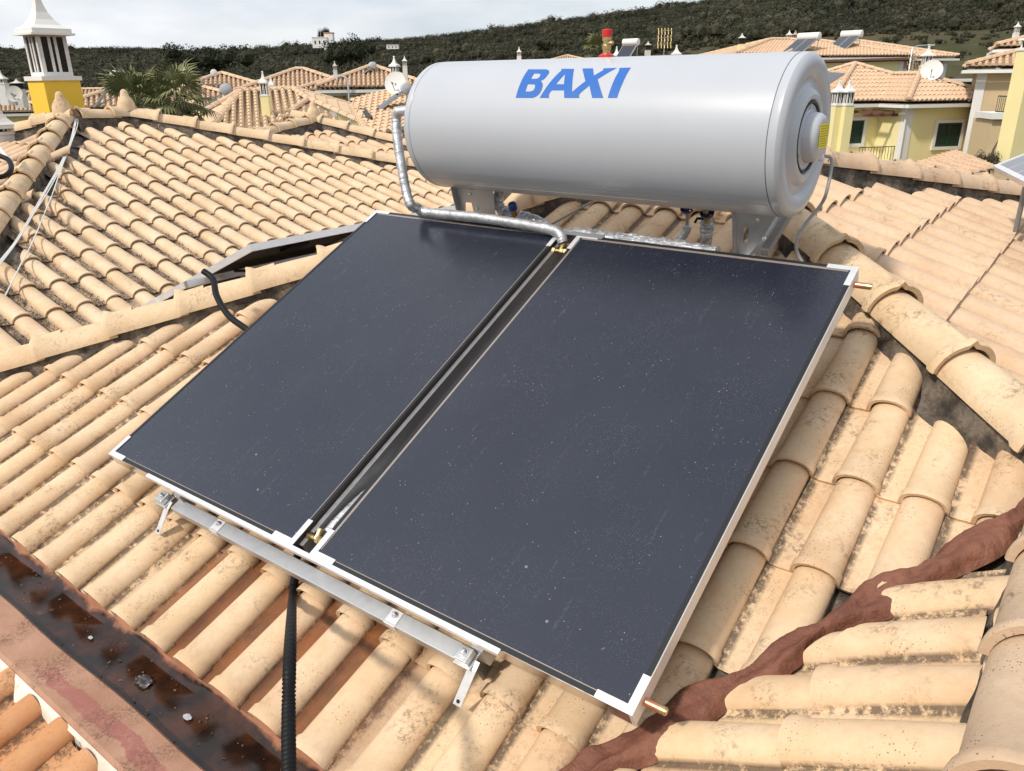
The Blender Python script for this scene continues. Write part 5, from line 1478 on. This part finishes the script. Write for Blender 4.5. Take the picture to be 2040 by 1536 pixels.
def chim(px, yt, yr, yb, y0, D, wpx, label, rot=0, f=1.25, **kw):
    """chimney measured in the photo: top, cap rim, band and foot rows, distance, shaft width in pixels"""
    a = at(px, yr, D); dep = -(CAMM.inverted() @ a).z
    s_ = wpx / (1556.19 / dep) / f
    zt, zr_, zb_, z0 = at(px, yt, D).z, a.z, at(px, yb, D).z, at(px, y0, D).z
    return chimney(Vector((a.x, a.y, z0)), s_, zb_ - z0 - .06 * s_ / .5, zr_ - zb_, label, rot=rot, hcap=zt - zr_, **kw)
def facet(mb, dk, poly, a, b, pitch=.21, course=.40, rr_=.30, rd=random.Random(5)):
    """barrel tiles on a planar polygon; eave direction a->b, columns run up the slope"""
    X = (b - a).normalized(); n_ = Vector((0, 0, 0)); c = sum(poly, Vector()) / len(poly)
    for i in range(len(poly)): n_ += (poly[i] - c).cross(poly[(i + 1) % len(poly)] - c)
    n_.normalize(); n_ = n_ if n_.z > 0 else -n_
    X = (X - n_ * X.dot(n_)).normalized(); Y = n_.cross(X); Y = Y if Y.z > 0 else -Y
    P2 = [((p - a).dot(X), (p - a).dot(Y)) for p in poly]
    dk.add([p for p in poly], [tuple(range(len(poly)))])
    h = min(p[0] for p in P2) + pitch * .5; hi = max(p[0] for p in P2)
    while h < hi:
        ys = []
        for i in range(len(P2)):
            (x0, y0), (x1, y1) = P2[i], P2[(i + 1) % len(P2)]
            if (x0 <= h) != (x1 <= h): ys.append(y0 + (y1 - y0) * (h - x0) / (x1 - x0))
        ys.sort()
        for k in range(0, len(ys) - 1, 2):
            d = ys[k]; 
            while d < ys[k + 1] - .03:
                d1 = min(ys[k + 1], d + course * 1.04); ring = []; r_ = pitch * rr_; jz = rd.uniform(-.005, .005)
                for dd, r2, u2 in ((d, r_ * 1.14, .045 + jz), (d1, r_ * .9, .020 + jz)):
                    ring += [a + X * (h + r2 * x) + Y * dd + n_ * (u2 + r2 * z) for x, z in ((-1.05, -.25), (-.72, .62), (0, .98), (.72, .62), (1.05, -.25))]
                mb.add(ring, [(j, j + 1, 5 + j + 1, 5 + j) for j in range(4)] + [(0, 4, 3, 2, 1)]); d += course
        h += pitch
def capseg(cpb, p, q, r1=.115):
    d = q - p; n_ = max(1, int(d.length / .42)); Y = d.normalized(); X = Y.cross(Z).normalized(); N = X.cross(Y)
    for i in range(n_):
        a_ = p + d * (i / n_); b_ = p + d * ((i + 1.06) / n_); ring = []
        for o2, rr in ((a_, r1 * 1.08), (b_, r1 * .92)):
            ring += [o2 + X * (rr * cos(R(g))) + N * (rr * .95 * sin(R(g)) + .05) for g in (180, 140, 90, 40, 0)]
        cpb.add(ring, [(j, j + 1, 6 + j, 5 + j) for j in range(4)] + [(0, 4, 3, 2, 1)])
# near yellow chimney, left
chim(88, -18, 71, 152, 262, 10.9, 94, 'tall bright yellow chimney with white slotted cage and flared cap, at the left', rot=AZ, f=1.32, body='deep_yellow', soot=True)

# house with the pale yellow chimney, middle left: roof built from its ridge and hip points
q1, q2, q3, q4 = at(481, 184, 31), at(585, 180, 31), at(428, 252, 26.5), at(385, 238, 30)
q5, q6, q7, q8 = at(615, 200, 29.3), at(545, 250, 27), at(728, 250, 27), at(711, 216, 31.5)
t = thing('house', Vector((-7.5, 28, -7.5)), 'tiled house middle left with a pale yellow chimney rising from its front slope', 'house')
tb_, db_, cb2 = MB(), MB(), MB()
ex = (q3 - q1) * .35
facet(tb_, db_, [q1, q3 + ex, q6 + ex * .9, q5, q2], q3, q3 + (q2 - q1), pitch=.235)
facet(tb_, db_, [q1, q4 - Z * .2, q3 + ex], q3, q4, pitch=.22)
facet(tb_, db_, [q5, q6 + ex * .6, q7 + ex * .6], q6, q7, pitch=.235)
facet(tb_, db_, [q2, q5, q7, q8], q7, q8, pitch=.22)
o_ = obj('roof_tile', tb_, M['tileB'], t, sm=R(50)); o_['kind'] = 'stuff'; obj('roof', db_, M['tile_under'], t)
for a_, b_ in ((q3 + ex, q1), (q4, q1), (q1, q2), (q6, q5), (q7, q5), (q5, q2), (q8, q2)): capseg(cb2, a_, b_)
o_ = obj('ridge_tile', cb2, M['tileE'], t, sm=R(50)); o_['kind'] = 'stuff'
mb = MB(); mb.add([Vector((p.x, p.y, zz)) for zz in (-7.5, -1.6) for p in (q3, q7, q8, q4)], [(0, 1, 5, 4), (1, 2, 6, 5), (2, 3, 7, 6), (3, 0, 4, 7), (4, 5, 6, 7)]); obj('wall', mb, M['yellow'], t)
chim(525, 141, 166, 190, 262, 27.5, 20, 'pale yellow chimney with white slotted top standing on the middle left roof')
chim(541, 149, 171, 186, 200, 34, 15, 'white chimney top just behind the pale yellow chimney', body='white')
heater(at(450, 178, 32), R(252), 'grey solar heater left of the pale yellow chimney, its round end showing', k=.82, tw=1.5, tilt=R(33))
def hh(px, y_pk, D, W_, L_, slope, rot, label, **kw):
    c = at(px, y_pk, D); return hip_house('house', (c.x, c.y), rot, W_, L_, c.z, slope, label, **kw)
t, f_, ze = hh(597, 141, 42, 5.6, 5.2, R(19), R(13), 'yellow tiled house with a sharp peak right of the white chimney tops', pitch=.21)
hh(652, 163, 39.8, 2.6, 2.6, R(15), R(12), 'small hipped tiled wing left of the slender weathered chimney', pitch=.21)
chim(667, 121, 132, 140, 176, 39, 9, 'slender weathered white chimney between the two peaked tiled roofs', body='oldwhite', cage='oldwhite', capm='oldwhite')
t, f_, ze = hh(742, 134, 41, 5.0, 5.6, R(19), R(9), 'yellow tiled house with a peak left of the large white satellite dish', pitch=.21)
heater(at(742, 130, 40), R(252), 'dark ended solar heater on the peaked roof left of the satellite dish', k=.6, tw=1.0)
for i in range(7):
    box_at(t, 'rafter_end', f_, (-2.0 + i * .6, -1.93 + i * .6, -2.75, -2.36, ze - .50, ze - .40), M['brownwood'])
box_at(t, 'shade_beam', f_, (-2.1, 2.3, -2.80, -2.7, ze - .62, ze - .505), M['brownwood'])
# lamp posts
def lamp(px, py_top, D, label, arm=.9, az_=R(-70)):
    top = at(px, py_top, D); bot = Vector((top.x, top.y, -6.5)); t = thing('street_lamp', bot, label, 'street lamp', 'street lamps')
    mb = MB(); d = Vector((sin(az_), cos(az_), 0)); mb.tube([bot, top, top + d * arm * .25 + Z * .10, top + d * arm + Z * .16], [.06, .045, .035, .03], 8); obj('pole', mb, M['galv'], t, sm=R(60))
    mb = MB(); e = top + d * arm + Z * .16; mb.box(e + d * .15, .4, .12, .07, d, Z.cross(d), Z); obj('lamp_head', mb, M['alu_light'], t)
lamp(692, 158, 38, 'curved grey street lamp left of the peaked roofs', .35, R(-80))
lamp(1818, 96, 50, 'street lamp with a long arm behind the double roof, right', 1.1, R(70))
# dish and chimneys by the left end of the tank
dish(at(787, 165, 24), .31, R(195), 'large white satellite dish close to the left end of the tank')
chim(786, 111, 133, 146, 262, 25.5, 20, 'yellow chimney behind the large white satellite dish', rot=R(20))
chim(806, 111, 122, 132, 190, 38, 11, 'slender white chimney right of the large satellite dish', body='white')
t = thing('house', at(760, 240, 23), 'tiled roof below the satellite dish with grey collectors lying on it', 'house')
g1, g2, g3, g4 = at(703, 215, 26), at(812, 170, 28), at(820, 275, 21), at(735, 272, 20.5)
tb_, db_, cb2 = MB(), MB(), MB()
facet(tb_, db_, [g1, g2, g3, g4], g4, g3, pitch=.21)
o_ = obj('roof_tile', tb_, M['tileE'], t, sm=R(50)); o_['kind'] = 'stuff'; obj('roof', db_, M['tile_under'], t)
capseg(cb2, g1, g2); capseg(cb2, g4, g1); o_ = obj('ridge_tile', cb2, M['tileE'], t, sm=R(50)); o_['kind'] = 'stuff'
mb = MB(); mb.add([Vector((p.x, p.y, zz)) for zz in (-7.5, -1.35) for p in (g1, g2, g3, g4)], [(0, 1, 5, 4), (1, 2, 6, 5), (2, 3, 7, 6), (3, 0, 4, 7), (4, 5, 6, 7)]); obj('wall', mb, M['yellow'], t)
mb = MB(); k1, k2, k3, k4 = at(712, 214, 25), at(722, 212, 25.2), at(742, 240, 22.4), at(733, 243, 22.2); mb.add([p + Z * .10 for p in (k1, k2, k3, k4)] + [k1, k2, k3, k4], [(0, 1, 2, 3), (7, 6, 5, 4), (0, 4, 5, 1), (1, 5, 6, 2), (2, 6, 7, 3), (3, 7, 4, 0)]); obj('skylight', mb, M['dark'], t)
heater(at(806, 176, 24.0), R(250), 'grey collectors beside the yellow chimney under the satellite dish', k=.62, tw=1.0)
# left edge houses
t, f_, ze = hh(33, 200, 55, 3.6, 3.6, R(17), R(28), 'yellow house with white corner left of the bright yellow chimney', pitch=.21)
hh(75, 186, 60, 6, 5, R(17), R(24), 'tiled roof partly hidden by the bright yellow chimney, above the small yellow house', pitch=.22)
dish(at(28, 187, 21), .17, R(170), 'round dish at the far left in front of the dark topped chimney', 'oldwhite')
chim(34, 157, 166, 175, 215, 22, 22, 'weathered chimney with dark cage behind the small round dish', body='oldwhite', cage='soot', capm='oldwhite')
chim(3, 200, 256, 262, 300, 10.5, 56, 'pale conical chimney cap at the far left edge, below the yellow house', rot=AZ, body='oldwhite', cage='oldwhite', capm='oldwhite')
chim(3, 140, 158, 166, 210, 25, 20, 'white chimney cut by the left edge of the photo', body='white')
hh(252, 184, 40, 5.2, 3.6, R(17), R(24), 'low tiled house with white gutter between the yellow chimney and the palms', pitch=.21)
hh(190, 180, 62, 9, 7, R(17), R(20), 'far tiled roof right of the bright yellow chimney, behind the low house', pitch=.22)
heater(at(230, 149, 34), R(250), 'solar heater standing proud on the low roof left of the palms', k=.62, tw=1.2, tilt=R(50), end='w')
chim(351, 139, 149, 160, 190, 40, 11, 'white chimney top above the right palm, nearer one')
chim(368, 133, 143, 156, 190, 44, 12, 'white chimney top above the right palm, farther one')
hh(443, 149, 44, 5.6, 5.6, R(17), R(17), 'tiled hip roof above the grey heater with a white ended heater on its peak', pitch=.21)
heater(at(426, 145, 42), R(250), 'white ended solar heater on the peak of the tiled roof right of the palms', k=.62, tw=1.1, end='w')
hh(330, 176, 42, 9, 6, R(15), R(18), 'yellow walled tiled house mostly hidden behind the two palms', pitch=.22)
# things peeking above the tank
chim(1034, 93, 104, 112, 150, 60, 11, 'white chimney top above the tank, left of the lettering', body='white')
chim(1228, 92, 112, 118, 150, 55, 18, 'conical white chimney top right of the red valve cap', body='white')
heater(at(1257, 84, 52), R(222), 'white solar heater on a stand, seen just above the tank', k=.8, tw=1.3, end='w', tilt=R(44))
chim(1291, 82, 90, 98, 150, 50, 13, 'small dark topped chimney right of the white heater above the tank', body='oldwhite', cage='soot', capm='oldwhite')
chim(1347, 89, 109, 116, 150, 52, 20, 'small white conical chimney right of the television aerial', body='white')
for px_, D_, lab in ((1060, 60, 'tiled house hidden behind the left part of the tank, its white chimney showing above'), (1200, 54, 'tiled house hidden behind the lettered middle of the tank'), (1320, 52, 'tiled house hidden behind the tank below the television aerial')):
    q = at(px_, 130, D_); hip_house('house', (q.x, q.y), R(0), 9, 8, q.z, R(16), lab)
def aerial(p, s, label, az_):
    t = thing('aerial', p, label, 'aerial'); x_ = Vector((cos(az_), sin(az_), 0)); y_ = Vector((-sin(az_), cos(az_), 0))
    mb = MB(); mb.tube([p - Z * 2.0 * s, p + Z * .5 * s], .022 * s, 6); obj('mast', mb, M['galv'], t)
    for k, z in enumerate((.45, .1, -.25)):
        mb = MB(); mb.tube([p - x_ * .4 * s + Z * z * s, p + x_ * .4 * s + Z * (z + .05) * s], .016 * s, 5); bm_ = obj('boom', mb, M['brass'], t)
        for i in range(5):
            q_ = p + x_ * (-.36 + i * .18) * s + Z * z * s; mb = MB(); mb.tube([q_ - (y_ * .1 + Z * .17) * s, q_ + (y_ * .1 + Z * .17) * s], .012 * s, 5); obj('element', mb, M['brass'], bm_)
aerial(at(1324, 80, 46), .95, 'television aerial above the tank between the dark and white chimneys', 0)
aerial(at(1818, 132, 40), .75, 'television aerial beside the dish behind the double tiled roof', .3)
q = at(1130, 112, 85); hip_house('house', (q.x, q.y), R(0), 4, 4, q.z, R(14), 'pale tiled ruin like roofs just above the tank, far off', zg=-3, wall='tan')

# ------------------------------------------------------------------ right hand houses
t, f_, ze = hh(1703, 84, 62, 9.4, 8.6, R(13.5), R(12), 'large tiled house at the upper right with pink wall and dark pergola', wall='pink', zg=-5)
for i in range(3): louvre_window(t, f_, ('y', -(4.3 - .45), -1), .4 + i * 1.15, ze - 1.75, .9, .9, 1, 'iron')
hh(1625, 83, 60, 9.0, 8.4, R(13), R(10), 'tiled hip roof behind the right end of the tank carrying the left heater', zg=-5)
hh(1555, 80, 62, 9.0, 7.6, R(14), R(6), 'long low tiled wing behind the right end of the tank', zg=-5)
heater(at(1612, 73, 57), R(228), 'white solar heater with two collectors, left one of two on the upper right roof', k=.95, tw=1.5, end='w', tilt=R(25))
heater(at(1697, 68, 60), R(228), 'white solar heater with dark end, right one of two on the upper right roof', k=.9, tw=1.5, end='w', tilt=R(25))
chim(1478, 66, 76, 86, 130, 58, 14, 'pale yellow chimney with a black cage above the right end of the tank', cage='soot', capm='oldwhite')
chim(1572, 60, 70, 80, 100, 66, 12, 'white chimney top left of the two heaters, the left of the pair', body='white')
chim(1584, 60, 70, 80, 100, 66.5, 11, 'reddish chimney top left of the two heaters, the right of the pair', body='pink', cage='pink', capm='pink')
# dark pergola line and openings under the eave of the upper right house
pg = at(1725, 121, 52); t = thing('pergola', Vector((pg.x, pg.y, -5)), 'long dark brown pergola below the eave of the upper right house', 'pergola')
pa_ = at(1630, 124, 52); pb_ = at(1812, 119, 53)
mb = MB(); mb.tube([pa_, pb_], .06, 4); obj('beam', mb, M['brownwood'], t)
for i in range(22):
    a_ = pa_.lerp(pb_, (i + .5) / 22); mb = MB(); mb.box(a_ + Z * .06, .09, 1.6, .12); obj('rafter', mb, M['brownwood'], t)
for i in (0, .5, 1):
    a_ = pa_.lerp(pb_, i); mb = MB(); mb.box(Vector((a_.x, a_.y, (a_.z - 5) / 2 - .1)), .14, .14, a_.z + 5 - .2); obj('post', mb, M['brownwood'], t)
# double roofed yellow house
rr = R(15); xh = Vector((cos(rr), sin(rr), 0)); yh = Vector((-sin(rr), cos(rr), 0))
c0 = Vector((15.6, 32.4, 0)) + xh * 2.335 + yh * 4.0
t, f_, ze = hip_house('house', (c0.x, c0.y), rr, 4.67, 8.0, .003, R(22), 'yellow house wing at the right with a white framed window of green louvred shutters', pitch=.215, over=.40)
louvre_window(t, f_, ('y', -4.0 + .40, -1), .19, -2.72, 1.19, .92)
mb = MB(); mb.tube([f_(-2.30, -3.97, ze - .2), f_(-2.02, -3.65, ze - .5), f_(-2.0, -3.63, -7)], .035, 8); obj('downpipe', mb, M['white'], t)
c1 = Vector((13.0, 33.36, 0)) + xh * 3.46 + yh * 3.46
t2, f2_, ze2 = hip_house('house', (c1.x, c1.y), rr, 6.92, 6.92, .458, R(22), 'higher left part of the yellow house with timber pergola and shuttered doors', pitch=.215, over=.40)
fy_ = -3.46 + .40
louvre_window(t2, f2_, ('y', fy_, -1), -1.83, -2.62, .62, .92, 1)
louvre_window(t2, f2_, ('y', fy_, -1), -.14, -3.2, .52, 1.48, 1)
for i in range(6):
    box_at(t2, 'pergola_rafter', f2_, (-2.2 + i * .52, -2.10 + i * .52, fy_ - 1.2, fy_ - .01, ze2 - .46, ze2 - .36), M['brownwood'])
box_at(t2, 'pergola_beam', f2_, (-2.4, .75, fy_ - 1.10, fy_ - 1.0, ze2 - .58, ze2 - .465), M['brownwood'])
bt = thing('balcony_railing', f2_(0, fy_ - 1.2, -3.6), 'black balcony railing in front of the shuttered doors of the yellow house', 'railing')
for zz in (-2.70, -3.3):
    box_at(bt, 'rail', f2_, (-2.5, .75, fy_ - 1.22, fy_ - 1.19, zz, zz + .03), M['iron'])
for i in range(24):
    box_at(bt, 'baluster', f2_, (-2.48 + i * .139, -2.465 + i * .139, fy_ - 1.212, fy_ - 1.198, -3.265, -2.705), M['iron'])
box_at(bt, 'slab', f2_, (-2.6, .78, fy_ - 1.3, fy_ - .01, -3.5, -3.38), M['white'])
# patch of lower roof in front of the yellow house
tb_, db_, cb2 = MB(), MB(), MB()
l1, l2, l3, l4 = at(1815, 330, 27), at(1905, 306, 30), at(1985, 334, 27), at(1900, 360, 25)
t = thing('house', at(1900, 330, 27), 'small low tiled roof just below the louvred window of the yellow house', 'house')
facet(tb_, db_, [l1, l2, l3, l4], l1, l4, pitch=.21)
o_ = obj('roof_tile', tb_, M['tileE'], t, sm=R(50)); o_['kind'] = 'stuff'; obj('roof', db_, M['tile_under'], t)
mb = MB(); mb.add([Vector((p.x, p.y, zz)) for zz in (-7.5, -2.9) for p in (l1, l2, l3, l4)], [(0, 1, 5, 4), (1, 2, 6, 5), (2, 3, 7, 6), (3, 0, 4, 7), (4, 5, 6, 7)]); obj('wall', mb, M['yellow'], t)
# twin chimney in front
chim(1671, 160, 184, 208, 330, 28.5, 22, 'left one of the twin white chimney tops in front of the yellow house', rot=R(-15), f=1.1)
chim(1691, 160, 184, 208, 330, 28.5, 22, 'right one of the twin white chimney tops in front of the yellow house', rot=R(-15), f=1.1)
# things behind the yellow house
dish(at(1856, 140, 39), .42, R(205), 'white satellite dish behind the ridge of the yellow house')
chim(1848, 91, 112, 131, 165, 41.5, 23, 'pale yellow chimney with a white slotted top behind the satellite dish, right')
t = thing('solar_module', at(1655, 160, 33), 'dark solar module on the tiled slope just right of the tank end', 'solar panel')
a_ = [at(1630, 148, 36.5), at(1682, 152, 37.0), at(1645, 176, 34.5), at(1600, 178, 33.6)]
nn = (a_[1] - a_[0]).cross(a_[3] - a_[0]).normalized(); nn = nn if nn.z > 0 else -nn
mb = MB(); mb.add([p + nn * .12 for p in a_] + [p + nn * .07 for p in a_], [(0, 1, 2, 3), (7, 6, 5, 4), (0, 4, 5, 1), (1, 5, 6, 2), (2, 6, 7, 3), (3, 7, 4, 0)]); obj('cell_sheet', mb, M['pv'], t)
# far right tan house
t, f_, ze = hip_house('house', (23.3, 33.5), R(-28), 9.0, 9.0, 1.55, R(15.5), 'tan rendered house at the far right edge with a balcony and shuttered window', wall='tan', pitch=.22)
louvre_window(t, f_, ('y', -(4.5 - .45), -1), -2.9, -2.75, .95, .72)
hip_house('house', (26.3, 38.0), R(-28), 8, 8, 2.2, R(15), 'upper tiled roof corner at the far right edge, above the tan house', wall='white')
chim(2027, 43, 54, 66, 100, 46, 11, 'slim white chimney by the far right edge against the hillside', body='white')
chim(2060, 60, 80, 96, 330, 30, 46, 'broad pale yellow chimney shaft cut by the right edge of the photo', rot=R(-15))
bt = thing('balcony_railing', at(2020, 212, 32), 'black balcony railing at the far right edge on the tan house', 'railing')
pa_, pb_ = at(1983, 222, 33), at(2075, 226, 33.5)
for dz in (0, .50):
    mb = MB(); mb.tube([pa_ + Z * dz, pb_ + Z * dz], .018, 5); obj('rail', mb, M['iron'], bt)
for i in range(25):
    a_ = pa_.lerp(pb_, i / 24); mb = MB(); mb.tube([a_ + Z * .01, a_ + Z * .49], .009, 5); obj('baluster', mb, M['iron'], bt)
dv = (pb_ - pa_).normalized(); mb = MB(); mb.box((pa_ + pb_) / 2 - Z * .12 + Vector((.2, .75, 0)), (pb_ - pa_).length + .3, 1.7, .2, Vector((dv.x, dv.y, 0)).normalized(), Z.cross(Vector((dv.x, dv.y, 0)).normalized()), Z); obj('slab', mb, M['white'], bt)
mb = MB(); mb.box((pa_ + pb_) / 2 - Z * 3.3 + Vector((.3, 1.0, 0)), (pb_ - pa_).length + .2, 1.9, 6.1, Vector((dv.x, dv.y, 0)).normalized(), Z.cross(Vector((dv.x, dv.y, 0)).normalized()), Z); obj('wall_below', mb, M['tan'], bt)
# glass roofed terrace between the houses
q = at(1900, 160, 48); t = thing('carport', q, 'low white roofed carport with dark opening between the two right hand houses', 'carport')
mb = MB(); mb.box(q, 4.2, 3, .12); obj('roof', mb, M['white'], t)
mb = MB(); mb.box(q - Z * .7, 3.9, 2.6, 1.2); obj('opening', mb, M['dark'], t)
# white houses on the hill
def villa(px, py, D, w_, h, label, ext=None):
    p = at(px, py, D); t = thing('house', p, label, 'house', 'white villas on the hillside')
    mb = MB(); mb.box(p + Z * h / 2, w_, w_ * .7, h); obj('wall', mb, M['white'], t)
    mb = MB(); mb.box(p + Z * (h + .12), w_ * 1.04, w_ * .75, .25); obj('roof', mb, M['white'], t)
    for i in range(3):
        mb = MB(); mb.box(p + Vector((-w_ * .3 + i * w_ * .3, -w_ * .35 - .03, h * .55)), w_ * .09, .08, h * .32); obj('window', mb, M['dark'], t)
    return t, p
t, p = villa(640, 96, 330, 5.5, 3.6, 'white two tier villa on the left skyline with a red topped turret')
mb = MB(); mb.box(p + Vector((3.4, 0, 3.4)), 3.2, 3.2, 3.2); obj('turret', mb, M['white'], t)
mb = MB(); mb.box(p + Vector((3.4, 0, 5.2)), 3.5, 3.5, .35); obj('turret_roof', mb, M['tileO'], t)
villa(675, 106, 320, 9, 2.2, 'long low white villa right of the turreted one')
villa(783, 98, 330, 4.5, 1.3, 'small white building alone on the wooded slope above the tank end')
villa(1760, 12, 500, 11, 2.6, 'pale building with tan ground in front, near the top of the right hill')
villa(1842, 8, 510, 10, 4.0, 'bright white building on the right skyline')
# bare earth tracks on the hill
def track(pts, w_, label):
    mb = MB(); vs = []
    for i, (px, D) in enumerate(pts):
        p = at(px, 100, D); 
        for s_ in (-1, 1): vs.append(Vector((p.x, p.y + s_ * w_ / 2, hterr(p.x, p.y + s_ * w_ / 2) + 1.6)))
    mb.add(vs, [(2 * i, 2 * i + 1, 2 * i + 3, 2 * i + 2) for i in range(len(pts) - 1)])
    obj('track', mb, M['earth'], label=label, kind='structure')
M['earth'] = plaster_m('bare_earth', (.34, .25, .16), (.26, .19, .12), .5)
track([(1500, 400), (1560, 410), (1620, 405), (1665, 400)], 22, 'bare earth track across the upper right hillside')
track([(1925, 250), (1942, 262), (1955, 275)], 14, 'small bare earth bank on the right hillside')
